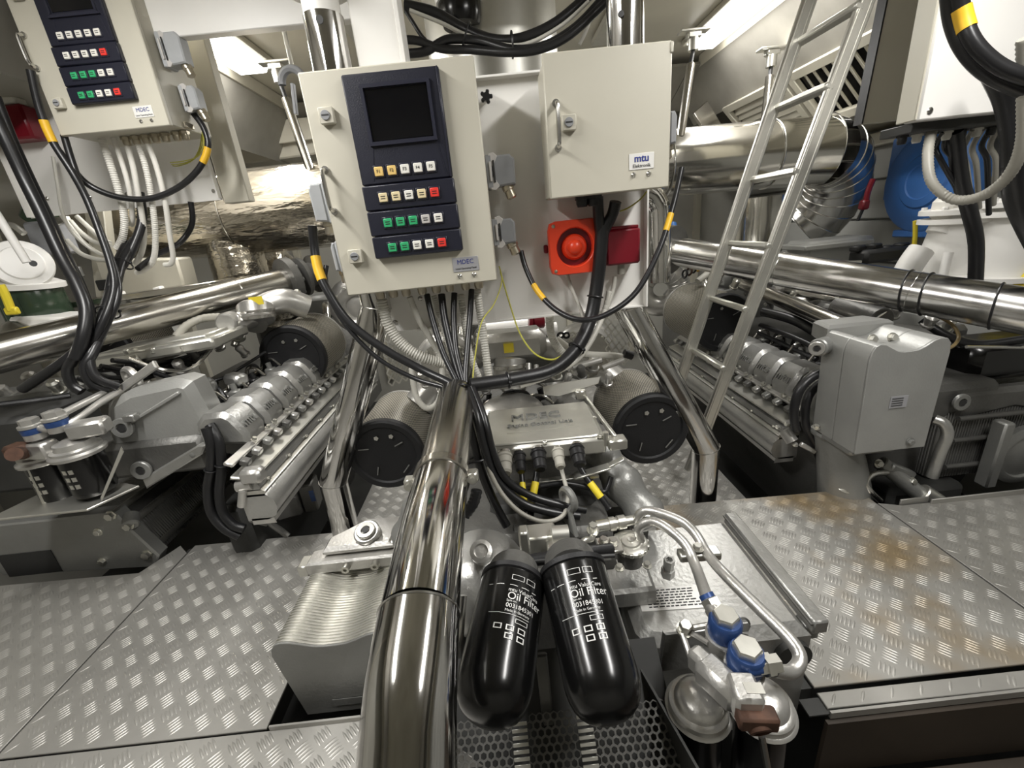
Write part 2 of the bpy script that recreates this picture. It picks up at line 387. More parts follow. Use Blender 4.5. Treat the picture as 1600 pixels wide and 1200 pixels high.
# sloping side panel over the louvres, and walls
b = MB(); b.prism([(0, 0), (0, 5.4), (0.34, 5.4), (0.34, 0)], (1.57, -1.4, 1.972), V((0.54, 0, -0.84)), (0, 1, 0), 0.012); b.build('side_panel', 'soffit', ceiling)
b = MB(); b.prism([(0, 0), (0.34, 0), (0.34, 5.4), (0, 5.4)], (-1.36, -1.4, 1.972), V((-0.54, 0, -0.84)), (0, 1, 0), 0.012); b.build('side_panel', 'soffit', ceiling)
def wall(name, boxes, m):
    b = MB()
    for c, s, in boxes: b.box(c, s, 0.0)
    return struct(b.build(name, m))
wr = wall('wall_right', [((2.53, 1.5, 0.7), (0.04, 6.2, 2.8))], 'wallgrey')
for z0, z1 in ((-0.6, 0.30), (0.312, 0.60), (0.612, 0.86), (0.872, 1.10), (1.112, 1.30)):
    b = MB(); b.box((2.49, 1.5, (z0 + z1) / 2), (0.04, 6.0, z1 - z0), 0.006); b.build('wall_plank', 'wallgrey', wr)
b = MB(); b.box((2.44, 1.5, 1.335), (0.10, 6.0, 0.075), 0.006); b.build('wall_rail', 'beige', wr)
b = MB(); b.prism([(0, 0), (0.50, 0), (0.50, 6), (0, 6)], (2.47, -1.5, 1.405), V((-0.97, 0, 0.115)), (0, 1, 0), 0.012); b.build('wall_slope', 'beige2', wr)
wl = wall('wall_left', [((-2.47, 1.5, 0.7), (0.04, 6.2, 2.8))], 'wall')
for y in (1.2, 1.75, 2.3, 2.85, 3.4):
    b = MB(); b.box((-2.42, y, 0.9), (0.06, 0.05, 2.2), 0.004); b.build('wall_rib', 'beige', wl)
wb = wall('wall_back', [((0.1, 4.45, 0.7), (5.2, 0.04, 2.8))], 'wall')
for x in (-1.9, -1.25, -0.6, 0.05, 0.7, 1.35, 2.0):
    b = MB(); b.box((x, 4.41, 0.8), (0.06, 0.05, 2.3), 0.004); b.build('wall_stiffener', 'beige2', wb)
wall('wall_front', [((0.1, -1.5, 0.7), (5.2, 0.04, 2.8))], 'wall')

# louvred air intakes on the flared hull side
def louvre(y0, y1, label, along):
    t = T('louvre_panel', label, 'vent', (1.76, (y0 + y1) / 2, 1.68))
    a = V((1.745, y0, 1.70)); u = V((0.22, 0, -0.235)).normalized(); Wd = 0.36; L = y1 - y0; nrm = V((-u.z, 0, u.x)); nrm = nrm if nrm.x < 0 else -nrm
    R = Matrix((u, V((0, 1, 0)), u.cross(V((0, 1, 0))))).transposed()
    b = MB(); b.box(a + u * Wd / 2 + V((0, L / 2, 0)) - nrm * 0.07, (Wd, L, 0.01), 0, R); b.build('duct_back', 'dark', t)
    for c, s_ in ((a + u * 0.02 + V((0, L / 2, 0)), (0.05, L, 0.03)), (a + u * (Wd - 0.02) + V((0, L / 2, 0)), (0.05, L, 0.03)),
                  (a + u * Wd / 2 + V((0, 0.02, 0)), (Wd, 0.05, 0.03)), (a + u * Wd / 2 + V((0, L - 0.02, 0)), (Wd, 0.05, 0.03))):
        b = MB(); b.box(c, s_, 0.004, R); b.build('louvre_frame', 'beige', t)
    if along:
        k = 6
        for i in range(k):
            b = MB(); b.box(a + u * (0.075 + (Wd - 0.15) * i / (k - 1)) + V((0, L / 2, 0)) - nrm * 0.02, (0.055, L - 0.08, 0.008), 0.002, R @ roty(35)); b.build('slat', 'beige', t)
    else:
        k = int((L - 0.1) / 0.065)
        for i in range(k):
            b = MB(); b.box(a + u * Wd / 2 + V((0, 0.08 + (L - 0.16) * i / (k - 1), 0)) - nrm * 0.02, (Wd - 0.08, 0.062, 0.008), 0.002, R @ rotx(28)); b.build('slat', 'beige', t)
louvre(1.55, 2.80, 'long beige louvred vent behind the ladder, slats running down the slope', False)
louvre(2.84, 3.50, 'small beige louvred vent with lengthwise slats, beyond the ladder', True)
b = MB()

# strip lights
LL = ['bright strip light on the ceiling above the chrome post on the left', 'bright strip light on the ceiling beside the ladder top', 'strip light on the ceiling over the left tread plates', 'added unseen strip light over the right tread plates for front light', 'strip light on the ceiling far back in the middle']
for i, (x, y, L, wt) in enumerate(LAMPS):
    t = T('ceiling_light', LL[i], 'light', (x, y, CEIL), 'ceiling strip lights')
    b = MB(); b.box((x, y, CEIL - 0.016), (0.24, L + 0.06, 0.03), 0.006); b.build('light_housing', 'beige', t)
    b = MB(); b.prism([(-0.095, 0), (-0.07, -0.036), (0.07, -0.036), (0.095, 0)], (x, y + L / 2, CEIL - 0.032), (1, 0, 0), (0, 0, 1), L, 0.004); b.build('diffuser', 'lamp', t)

# ================================================================ CONTROL CABINETS AND THEIR FRAMES
def gland(b, p, r=0.012, h=0.028):
    p = V(p); b.lathe(p, (0, 0, -1), [(r * 1.25, 0), (r * 1.25, h * 0.35)], 6); b.lathe(p - V((0, 0, h * 0.35)), (0, 0, -1), [(r, 0), (r, h * 0.4), (r * 0.8, h * 0.65)], 12)
def cover_plug(parent, x, y, z, sx, w_, h, d=0.05, m='conn', gl=None, lever=True):      # multi-pole connector hood on a cabinet's side
    c = MB(); c.box((x + sx * 0.009, y, z), (0.018, d * 1.05, h * 0.95), 0.003)
    c.prism([(0.018, -h * .44), (w_, -h * .40), (w_ * 1.02, h * .30), (w_ * .86, h * .44), (0.018, h * .44)] if sx > 0 else
            [(-0.018, h * .44), (-w_ * .86, h * .44), (-w_ * 1.02, h * .30), (-w_, -h * .40), (-0.018, -h * .44)], (x, y + d / 2, z), (1, 0, 0), (0, 0, 1), d, 0.004)
    o = c.build('connector', m, parent)
    if lever:
        l = MB()
        for s_ in (-1, 1):
            l.prism([(-.012, -.006), (.014, -.012), (.020, .0), (.014, .012), (-.012, .006)], (x + sx * 0.017, y - d / 2 - 0.001, z + s_ * h * 0.30), (0.3, 0, s_), (s_, 0, -.3), 0.005, 0.001)
        l.box((x + sx * 0.012, y - d / 2 - 0.004, z), (0.006, 0.005, h * 0.55), 0.001)
        l.build('locking_lever', 'bgrey', o)
        l = MB(); l.box((x + sx * .021, y - d / 2 - .003, z), (.0045, .004, h * .62), .001); l.build('lever_gap', 'ink', o)
    if gl:
        g = MB(); gx = x + sx * w_ * gl[0]; g.lathe((gx, y, z - h * .40), (sx * gl[1], 0, -1), [(0.016, 0), (0.016, 0.012), (0.013, 0.014), (0.014, 0.032), (0.009, 0.036)], 12); g.build('cable_gland', 'brass', o)
    return o
def quarter_lock(parent, x, y, z, s):
    b = MB(); b.box((x, y - 0.008 * s, z), (0.034 * s, 0.016 * s, 0.034 * s), 0.002); o = b.build('lock_block', 'beige', parent)
    b = MB(); b.lathe((x - 0.001, y - 0.0165 * s, z), (0, -1, 0), [(0.0105 * s, 0), (0.0105 * s, 0.002), (0.0095 * s, 0.003)], 16); b.build('lock_barrel', 'conn', o)
    b = MB(); b.box((x - 0.001, y - 0.0196 * s, z), (0.016 * s, 0.001, 0.003 * s)); b.build('lock_slot', 'ink', o)
def pull_handle(parent, x, y, z0, z1, off, r=0.005):
    b = MB(); b.tube([(x, y, z0 - 0.004), (x, y - off * .75, z0), (x, y - off, z0 + 0.012), (x, y - off, z1 - 0.012), (x, y - off * .75, z1), (x, y, z1 + 0.004)], r, 8, 3)
    b.lathe((x, y, z0 - 0.004), (0, -1, 0), [(r * 1.7, 0), (r * 1.7, 0.006)], 12); b.lathe((x, y, z1 + 0.004), (0, -1, 0), [(r * 1.7, 0), (r * 1.7, 0.006)], 12)
    b.build('door_handle', 'steel', parent)
def enclosure(t, x0, x1, z0, z1, y, dep, m='beige'):
    b = MB(); b.box(((x0 + x1) / 2, y + 0.022 + (dep - 0.022) / 2, (z0 + z1) / 2), (x1 - x0 - 0.010, dep - 0.022, z1 - z0 - 0.010), 0.003); b.build('cabinet_body', m, t)
    b = MB(); b.box(((x0 + x1) / 2, y + 0.009, (z0 + z1) / 2), (x1 - x0, 0.018, z1 - z0), 0.003); return b.build('cabinet_door', m, t)
def name_plate(door, x, z, y, w_, h, m, lines, s=1.0):
    b = MB(); b.box((x, y - 0.0008, z), (w_, 0.0016, h), 0.0004); o = b.build('name_plate', m, door)
    for txt, dz, sz, im in lines: text(txt, (x, y - 0.002, z + dz), (1, 0, 0), (0, 0, 1), sz, im, o, bold=.0005 if sz > .018 else .0)
    for dx in (-0.018, 0.017):
        b = MB(); b.lathe((x + dx * s * 1.1, y, z - h / 2 - 0.011 * s), (0, -1, 0), [(0.0062 * s, 0), (0.0062 * s, 0.002), (0.003 * s, 0.005)], 10); b.build('screw', 'steel', door)
def operating_cabinet(label, x0, z0, y, s, rows, plate_m, pl_lines, dep):
    t = T('control_cabinet', label, 'cabinet', (x0 + .2 * s, y + dep / 2, z0), 'control cabinets with navy operating panels')
    d = enclosure(t, x0, x0 + 0.401 * s, z0, z0 + 0.503 * s, y, dep)
    A = lambda x, z, o=0.0: V((x0 + x * s, y - o * s, z0 + z * s))
    secs = [(.257, .485), (.199, .2555), (.140, .1975), (.086, .1385)]
    b = MB(); c0 = A(.2095, .371, .008); b.box(c0, (.220 * s, .016 * s, .228 * s), 0.003); pan = b.build('display_panel', 'navy', t)
    b = MB()
    b.prism([(-.079, -.062), (.079, -.062), (.072, -.054), (-.072, -.054)], A(.2165, .400, .016), (1, 0, 0), (0, 0, 1), .007 * s)
    for pp in ([(-.079, -.062), (-.072, -.054), (-.072, .054), (-.079, .062)], [(.079, -.062), (.079, .062), (.072, .054), (.072, -.054)], [(-.079, .062), (-.072, .054), (.072, .054), (.079, .062)]):
        b.prism([(a * s, c * s) for a, c in pp], A(.2165, .400, .016), (1, 0, 0), (0, 0, 1), .007 * s)
    b.build('screen_bezel', 'navy2', pan)
    b = MB(); b.box(A(.2165, .400, .0165), (.140 * s, .002, .103 * s), 0.0005); b.build('screen', 'screen', pan)
    b = MB(); b.box(A(.3155, .371, .0175), (.004 * s, .004, .226 * s), 0.001); b.build('edge_strip', 'navy2', pan)
    for x, sl in ((.136, .12), (.300, -.12)):
        b = MB(); b.box(A(x, .300, .0165), (.0015, .001, .07 * s), 0, roty(math.degrees(sl) * 1.5)); b.build('moulded_line', 'navy2', pan)
    for k, (za, zb) in enumerate(secs):
        par = pan
        if k:
            b = MB(); b.box(A(.2095, (za + zb) / 2, .010), (.224 * s, .020 * s, (zb - za) * s), 0.003); par = b.build('key_module', 'navy', t)
        zc_ = (.284, .2265, .1685, .110)[k]
        for i, mm in enumerate(rows[k]):
            p = A(.146 + .0313 * i, zc_, .016 if not k else .020)
            b = MB(); b.box(p, (.027 * s, .004 * s, .027 * s), 0.001); b.box(p - V((0, .003 * s, 0)), (.0205 * s, .007 * s, .0205 * s), 0.0015); kb = b.build('push_button', 'b' + mm, par)
            nb = MB(); nb.box(p - V((0, .0005, 0)), (.0275 * s, .0042 * s, .0275 * s), 0.001)
            if s > .95 or True:
                im = MB()
                if k == 0 and s > .95: text('F%d' % (i + 1), p - V((0, .0068 * s, 0)), (1, 0, 0), (0, 0, 1), .010 * s, 'ink', par)
                else:
                    for q in range(2): im.box(p + V((0, -.0068 * s, (q - .5) * .005 * s)), (.011 * s, .0005, .0018 * s))
                    im.build('key_legend', 'ink', par)
            nb.build('key_frame', 'navy2', par)
    quarter_lock(t, x0 + .049 * s, y, z0 + .411 * s, s); quarter_lock(t, x0 + .046 * s, y, z0 + .098 * s, s)
    pull_handle(t, x0 + .016 * s, y, z0 + .212 * s, z0 + .298 * s, .03 * s)
    name_plate(t, x0 + .322 * s, z0 + .050 * s, y, .068 * s, .036 * s, plate_m, pl_lines, s)
    return t
mc = operating_cabinet('beige control cabinet in the middle with a navy screen panel and coloured keys', -0.401, 0.921, 1.17, 1.0,
    [['yel', 'yel', 'white', 'white', 'white'], ['cream', 'cream', 'white', 'cream', 'red'], ['grn', 'grn', 'grn', 'grey', 'white'], ['grn', 'grn', 'white', 'white', 'red']],
    'silverlabel', [('MDEC', .006, .016, 'inkblue'), ('Local Operating Panel', -.010, .0062, 'ink')], 0.15)
lc = operating_cabinet('beige control cabinet high up at the left edge with rows of lit keys', -1.407, 1.482, 1.70, 0.92,
    [['white'] * 5, ['white'] * 4 + ['red'], ['grn'] * 3 + ['white'] * 2, ['grn', 'grn', 'white', 'white', 'red']],
    'label', [('MDEC', .005, .016, 'inkblue'), ('Local Operating Panel', -.010, .0062, 'ink')], 0.24)
# connectors on the cabinets' sides
cover_plug(mc, 0.0, 1.265, 1.190, 1, .075, .085, gl=(.70, .35)); cover_plug(mc, 0.0, 1.265, 1.040, 1, .062, .075, gl=(.80, .35))
cover_plug(mc, -0.401, 1.235, 1.155, -1, .052, .105, m='conn2', gl=(.55, 0), lever=False); cover_plug(mc, -0.401, 1.235, 1.020, -1, .030, .085, m='conn2', gl=(.5, 0), lever=False)
cover_plug(lc, -1.038, 1.79, 1.715, 1, .075, .105, m='conn2', gl=(.8, .3)); cover_plug(lc, -1.038, 1.83, 1.585, 1, .055, .085, m='conn2', gl=(.8, .3))
b = MB(); b.box((-1.036, 1.80, 1.50), (0.006, 0.05, 0.018), 0.002); b.build('latch', 'brass', lc)
for t, xs, y, z in ((mc, (-.335, -.298, -.262, -.216, -.176, -.138, -.092, -.055), 1.245, .924), (lc, (-1.27, -1.235, -1.20, -1.165, -1.13, -1.09, -1.06), 1.80, 1.485)):
    for x in xs:
        b = MB(); gland(b, (x, y, z), 0.013); b.build('cable_gland', 'brass', t)
# electronics cabinet right of the middle
t = ec = T('electronics_cabinet', 'small plain beige electronics cabinet right of the navy screen panel', 'cabinet', (0.305, 1.24, 1.106))
d = enclosure(t, 0.155, 0.456, 1.106, 1.414, 1.17, 0.15)
pull_handle(t, 0.180, 1.17, 1.222, 1.308, 0.03); quarter_lock(t, 0.208, 1.17, 1.268, 1.0)
name_plate(t, 0.385, 1.171, 1.17, .062, .036, 'label', [('mtu', .0065, .023, 'inkblue'), ('Elektronik', -.010, .0108, 'ink')])
cover_plug(t, 0.456, 1.245, 1.245, 1, .036, .085, m='conn', gl=(.55, 0), lever=False)
b = MB(); gland(b, (0.250, 1.25, 1.110), 0.016); b.build('cable_gland', 'rubber', t)
b = MB(); gland(b, (0.282, 1.25, 1.110), 0.018); b.build('cable_gland', 'rubber', t)
b = MB(); b.box((0.454, 1.176, 1.40), (0.008, 0.018, 0.022), 0.002); b.build('hinge', 'beige', t)

# middle mounting frame: back plate, column, bent stainless posts
t = T('cabinet_mount', 'white mounting plate and column carrying the two middle cabinets', 'mount', (0.0, 1.36, 0.775))
b = MB(); b.box((0.03, 1.358, 1.100), (0.86, 0.006, 0.65), 0.001); b.box((0.457, 1.343, 1.10), (0.006, 0.03, 0.65), 0.001); b.box((0.03, 1.343, 1.425), (0.86, 0.03, 0.006), 0.001)
b.build('back_plate', 'white', t)
b = MB(); b.box((0.095, 1.352, 0.776), (0.73, 0.02, 0.006), 0.001); b.build('plate_flange', 'white', t)
b = MB(); b.box((-0.30, 1.40, 0.835), (0.15, 0.006, 0.12), 0.001); b.box((-0.375, 1.385, 0.84), (0.006, 0.05, 0.13), 0.001); b.build('lower_bracket', 'white', t)
for x, z in ((-0.335, 0.805), (-0.275, 0.87), (-0.245, 0.87)):
    b = MB(); b.lathe((x, 1.355, z), (0, -1, 0), [(0.008, 0), (0.008, 0.002), (0.004, 0.006)], 10); b.build('screw', 'steel', t)
b = MB(); b.box((-0.245, 1.40, 1.735), (0.118, 0.07, 0.62), 0.004); b.build('column', 'white', t)
b = MB(); b.box((-0.183, 1.40, 1.735), (0.012, 0.09, 0.60), 0.002); b.build('column_flange', 'white', t)
for lb, pts in (('left bent chrome post beside the middle control cabinet', [(-.372, 1.37, 1.598), (-.385, 1.37, .86), (-.685, 1.40, .235), (-.70, 1.40, -.5)]),
                ('right bent chrome post beside the red siren', [(.418, 1.41, 2.05), (.418, 1.41, .765), (.720, 1.42, .195), (.722, 1.42, -.5)])):
    t = T('support_post', lb, 'post', pts[-1], 'bent stainless posts'); b = MB(); p = [V(q) for q in pts]
    def seg(b, a, c, r=.050): b.cyl(a, c, r, 28)
    # straight lengths mitred together
    b.tube([p[0], p[1], p[2], p[3]], .050, 28, 1); b.build('post_tube', 'chrome', t)
    for q, dd in ((p[1], (p[2] - p[0])), (p[2], (p[3] - p[1]))):
        b = MB(); u_, v_, w_ = frame(dd); b.torus(q, dd, .0497, .0016, 28, 6); b.build('weld', 'steel', t)
    if pts[0][2] < 1.9:
        b = MB(); b.cyl((-.372, 1.37, 1.595), (-.372, 1.37, 2.04), .046, 24); b.build('white_sleeve', 'white', t)
        b = MB(); b.lathe((-.372, 1.37, 1.648), (0, 0, 1), [(.05, 0), (.082, 0.004), (.088, .012), (.088, .03), (.05, .034)], 28); b.build('collar', 'white', t)
        b = MB(); b.lathe((-.3685, 1.3205, 1.575), (0, -1, 0), [(.0095, 0), (.0095, .001)], 14); b.build('pin_hole', 'ink', t)
    else:
        b = MB(); b.lathe((.392, 1.362, 1.54), (0, -1, 0), [(.0075, 0), (.0075, .004)], 14); b.build('pin_hole', 'ink', t)

t = T('star_knob', 'small black star knob on the white plate beside the top of the navy panel cabinet', 'knob', (.022, 1.355, 1.378))
b = MB(); b.cyl((.022, 1.355, 1.378), (.022, 1.325, 1.378), .006, 10); b.build('knob_stem', 'steel', t)
b = MB(); b.lathe((.022, 1.33, 1.378), (0, -1, 0), [(.010, 0), (.010, .012)], 12)
for i in range(5): b.box((.022 + .012 * math.cos(i * 1.2566), 1.324, 1.378 + .012 * math.sin(i * 1.2566)), (.009, .012, .009), .003, roty(-math.degrees(i * 1.2566)))
b.build('knob_head', 'rubber', t)
# siren and red box on the plate
t = T('siren', 'orange-red square siren with a domed horn on the white plate', 'siren', (0.228, 1.355, 0.975))
def rsq(h, r, n=4):
    out = []
    for cx, cy, a0 in ((h - r, h - r, 0), (-h + r, h - r, 90), (-h + r, -h + r, 180), (h - r, -h + r, 270)):
        for i in range(n + 1): a = math.radians(a0 + 90 * i / n); out.append((cx + r * math.cos(a), cy + r * math.sin(a)))
    return out
sc = V((0.232, 1.355, 0.978))
b = MB()
# housing: back box and front flange with a round opening
b.prism(rsq(.068, .012), sc, (1, 0, 0), (0, 0, 1), .045, .002)
n = 32; vs = []; fs = []
sq = []
for i in range(n):
    a = 2 * PI * i / n; c, s_ = math.cos(a), math.sin(a); k = .075 / max(abs(c), abs(s_)); k = min(k, .098); sq.append((c * k, s_ * k))
for (r, y) in ((None, -.045), (None, -.068), ('f', -.073), (.056, -.073), (.053, -.070), (.052, -.045)):
    for i in range(n):
        a = 2 * PI * i / n
        if r is None: x, z = sq[i]
        elif r == 'f': x, z = sq[i][0] * .965, sq[i][1] * .965
        else: x, z = r * math.cos(a), r * math.sin(a)
        vs.append(sc + V((x, y, z)))
for j in range(5):
    for i in range(n): fs.append((j * n + i, j * n + (i + 1) % n, (j + 1) * n + (i + 1) % n, (j + 1) * n + i))
b.add(vs, fs); b.build('housing', 'siren', t)
b = MB(); b.lathe(sc + V((0, -.046, 0)), (0, -1, 0), [(.0525, 0), (.0525, .001), (.030, .0012)], 32); b.build('horn_recess', 'dred', t)
b = MB(); b.lathe(sc + V((0, -.048, 0)), (0, -1, 0), [(.037, 0), (.036, .010), (.030, .018), (.022, .019), (.0205, .026), (.016, .032), (.008, .036), (.0, .037)], 28); b.build('horn_dome', 'siren', t)
for dx in (-1, 1):
    for dz in (-1, 1):
        b = MB(); b.lathe(sc + V((dx * .060, -.072, dz * .062)), (0, -1, 0), [(.0055, 0), (.005, .002), (.002, .003)], 10); b.build('screw', 'brass', t)
b = MB(); b.box(sc + V((-.078, -.01, 0)), (.012, .02, .024), .003); b.build('mounting_lug', 'dred', t)
t = T('alarm_box', 'dark red box between the black cable and the plate edge, right of the siren', 'alarm', (0.372, 1.355, 0.96))
b = MB(); b.box((0.372, 1.318, 0.965), (0.100, 0.066, 0.100), .006); b.build('housing', 'dred', t)
b = MB(); b.box((0.372, 1.318, 1.018), (0.090, 0.06, 0.008), .003); b.build('lid_rim', 'dred', t)
b = MB(); b.cyl((0.374, 1.318, 0.914), (0.374, 1.318, 0.885), .011, 10); b.build('cable_gland', 'conduit2', t)

# left mounting frame, its red box
t = T('cabinet_mount', 'white mounting plate with screws behind the cables of the left cabinet', 'mount', (-1.45, 2.0, 1.27))
b = MB(); b.prism([(-1.72, 1.278), (-1.105, 1.274), (-1.105, 1.93), (-1.90, 1.93), (-1.90, 1.278)], (0, 2.0, 0), (1, 0, 0), (0, 0, 1), .006, .001); b.build('back_plate', 'white', t)
for x in (-1.89, -1.108):
    b = MB(); b.box((x, 1.985, 1.60), (.006, .03, .64), .001); b.build('plate_flange', 'white', t)
for x, z in ((-1.80, 1.345), (-1.63, 1.335), (-1.54, 1.335), (-1.48, 1.33), (-1.13, 1.31)):
    b = MB(); b.lathe((x, 1.992, z), (0, -1, 0), [(.008, 0), (.008, .002), (.004, .005)], 10); b.build('screw', 'steel', t)
b = MB(); b.box((-1.055, 2.03, 1.61), (.105, .05, .70), .003); b.build('column', 'beige', t)
t = T('alarm_box', 'dark red box on the left white plate, crossed by black cables', 'alarm', (-1.76, 1.99, 1.58))
b = MB(); b.box((-1.77, 1.955, 1.60), (0.16, 0.07, 0.115), .008); b.build('housing', 'dred', t)
b = MB(); b.box((-1.77, 1.955, 1.672), (0.12, 0.05, 0.025), .004); b.build('cap', 'white2', t)
b = MB(); b.box((-0.78, 1.80, 1.93), (0.80, 0.04, 0.36), .003); b.build('deck_beam', 'white', ceiling)

# right mounting frame and cabinet
t = T('hanging_board', 'dull beige panel hanging left of the far right cabinet', 'board', (1.52, 1.76, 1.28))
b = MB(); b.prism([(1.394, 1.278), (1.68, 1.282), (1.70, 1.96), (1.43, 1.96)], (0, 1.78, 0), (1, 0, 0), (0, 0, 1), .03, .002); b.build('panel_face', 'beige2', t)
b = MB(); b.prism([(0, 0), (.006, 0), (.042, .68), (.036, .68)], (1.387, 1.785, 1.278), (1, 0, 0), (0, 0, 1), .04); b.build('edge_trim', 'rubber', t)
t = T('control_cabinet', 'white cabinet at the far right with a row of cables leaving its underside', 'cabinet', (1.42, 1.38, 1.214))
b = MB(); b.box((1.40, 1.335, 1.56), (0.40, 0.05, 0.69), .004); b.build('cabinet_body', 'white', t)
b = MB(); b.box((1.20, 1.345, 1.56), (0.012, 0.06, 0.685), .002); b.build('side_flange', 'beige', t)
b = MB(); b.box((1.40, 1.40, 1.203), (0.36, 0.11, 0.025), .002); b.build('gland_plate', 'dark', t)
b = MB(); b.lathe((1.228, 1.31, 1.236), (0, -1, 0), [(.009, 0), (.009, .002), (.004, .005)], 10); b.build('screw', 'steel', t)
for i in range(7):
    b = MB(); gland(b, (1.245 + .045 * i, 1.40, 1.195), .012); b.build('cable_gland', 'white2' if i % 2 else 'rubber', t)

# ================================================================ MIDDLE ENGINE
def wavy(x0, x1, zt, zb, dip=.018, slant=.03, n=8):
    W = x1 - x0; top = []
    ks = [(0, -.030), (.015, -.014), (.05, -.003), (.10, 0), (.17, -.002), (.26, -.010), (.34, -.017), (.42, -.0195), (.52, -.0195), (.60, -.018), (.68, -.012), (.76, -.004), (.84, 0), (.93, -.001), (.98, -.010), (1, -.028)]
    top = [(x0 + W * a, zt + c * dip / .0195) for a, c in ks]
    bot = [(x1 - slant * .3, zb), (x0 + slant, zb)]
    return (top + bot)[::-1]       # counter-clockwise seen from -y with u = x, v = z
def wavy_cooler(parent, x0, x1, zt, zb, y0, y1, front='castgrey', fins=True, slant=.03, dip=.024):
    pl = wavy(x0, x1, zt, zb, dip, slant=slant)
    b = MB(); b.prism(pl, (0, y0 + .006, 0), (1, 0, 0), (0, 0, 1), .006, .001); c = b.build('cooler_front_plate', front, parent)
    b = MB()
    k = int((y1 - y0 - .006) / .0042) if fins else 2
    pl2 = wavy(x0 + .003, x1 - .003, zt - .0032, zb, dip, slant=slant)
    for i in range(k):
        ya = y0 + .006 + (y1 - y0 - .006) * (i + 1) / k; th = (y1 - y0 - .006) / k
        b.prism(pl2 if fins and i % 2 else pl, (0, ya, 0), (1, 0, 0), (0, 0, 1), th * .98, 0 if fins else .002)
    o = b.build('cooler_plates', 'alu' if fins else front, parent)
    if fins: stuff(o)
    return c
def hex_plug(parent, p, d, r, m='steel', name='screw_plug'):
    b = MB(); b.lathe(p, d, [(r, 0), (r, r * .25), (r * .92, r * .33), (r * .5, r * .33), (r * .42, r * .1)], 24); o = b.build(name, m, parent)
    b = MB(); b.lathe(V(p) + V(d).normalized() * r * .335, d, [(r * .42, 0), (r * .42, .0003)], 6); b.build('hex_socket', 'ink', o)
def bolts(parent, pts, d, r=.006, h=.006, m='zinc', name='bolt'):
    for p in pts:
        b = MB(); b.bolt(p, d, r, h); b.build(name, m, parent)
def air_filter(parent, c, d, r, L, up=(0, 0, 1), marks=True):
    c, d = V(c), V(d).normalized()
    b = MB(); b.lathe(c, d, [(r * .99, .012), (r, .02), (r, L)], 44); o = b.build('air_filter', 'sleeve', parent)
    b = MB(); b.lathe(c, d, [(0, .002), (r * .80, 0.0), (r * .84, -.006), (r * .97, -.008), (r * 1.02, .0), (r * 1.02, .022), (r * .9, .024)], 44); e = b.build('end_cap', 'cap', o)
    b = MB(); b.lathe(c + d * L, d, [(r * 1.01, 0), (r * 1.01, .015), (r * .8, .02), (r * .55, .05), (r * .5, .10)], 36); b.build('outlet_neck', 'cast', o)
    u = V(up); u = (u - d * u.dot(d)).normalized(); s_ = u.cross(d)
    for q, (a, k, ln) in enumerate(((0.4, .5, .04), (2.5, .42, .035), (3.9, .55, .04), (5.3, .45, .035))):
        p = c + (u * math.sin(a) + s_ * math.cos(a)) * r * k * 1.2 - d * .004
        b = MB(); b.box(p, (ln * r / .14, .002, .0035), 0, Matrix((s_, d, u)).transposed() @ roty(25 * q)); b.build('moulded_mark', 'castgrey', e) if False else b.build('moulded_mark', 'castgrey', o)
    for a, k in ((1.3, .55), (2.0, .6)):
        p = c + (u * math.sin(a) + s_ * math.cos(a)) * r * k - d * .004
        b = MB(); b.lathe(p, -d, [(.009, 0), (.009, .002)], 5); b.build('arrow_mark', 'alu', o)
    return o
def clamp(parent, p, d, r, w_=.014, m='steel'):
    b = MB(); b.lathe(V(p) - V(d).normalized() * w_ / 2, d, [(r, 0), (r + .003, .001), (r + .003, w_ - .001), (r, w_)], 28)
    return b.build('hose_clamp', m, parent)

eng = T('marine_engine', 'middle silver engine with the control unit box on top and two black oil filters', 'engine', (0.02, 1.7, -0.58), 'silver marine engines')
# crankcase, heads, lower front
b = MB(); b.prism([(-.30, .30), (-.36, .05), (-.22, -.45), (.24, -.45), (.38, .05), (.32, .30)][::-1], (0, 1.05, 0), (1, 0, 0), (0, 0, 1), -1.6 if False else .001); 
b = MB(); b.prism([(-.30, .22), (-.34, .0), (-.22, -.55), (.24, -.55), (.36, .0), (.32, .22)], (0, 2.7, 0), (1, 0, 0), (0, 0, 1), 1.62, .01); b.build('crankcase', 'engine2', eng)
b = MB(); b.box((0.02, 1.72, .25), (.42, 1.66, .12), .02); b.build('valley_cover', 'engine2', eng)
for sx in (-1, 1):
    for i in range(8):
        b = MB(); b.box((.02 + sx * .235, 1.35 + i * .17, .325), (.15, .145, .11), .03, roty(sx * 32)); b.build('valve_cover', 'engine', eng)
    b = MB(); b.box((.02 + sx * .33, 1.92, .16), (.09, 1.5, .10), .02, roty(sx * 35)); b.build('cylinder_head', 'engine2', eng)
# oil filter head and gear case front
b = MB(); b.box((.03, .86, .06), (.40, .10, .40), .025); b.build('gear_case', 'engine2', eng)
b = MB(); b.box((.02, .76, -.35), (.62, .06, .42), .01); b.build('lower_case', 'dark', eng)
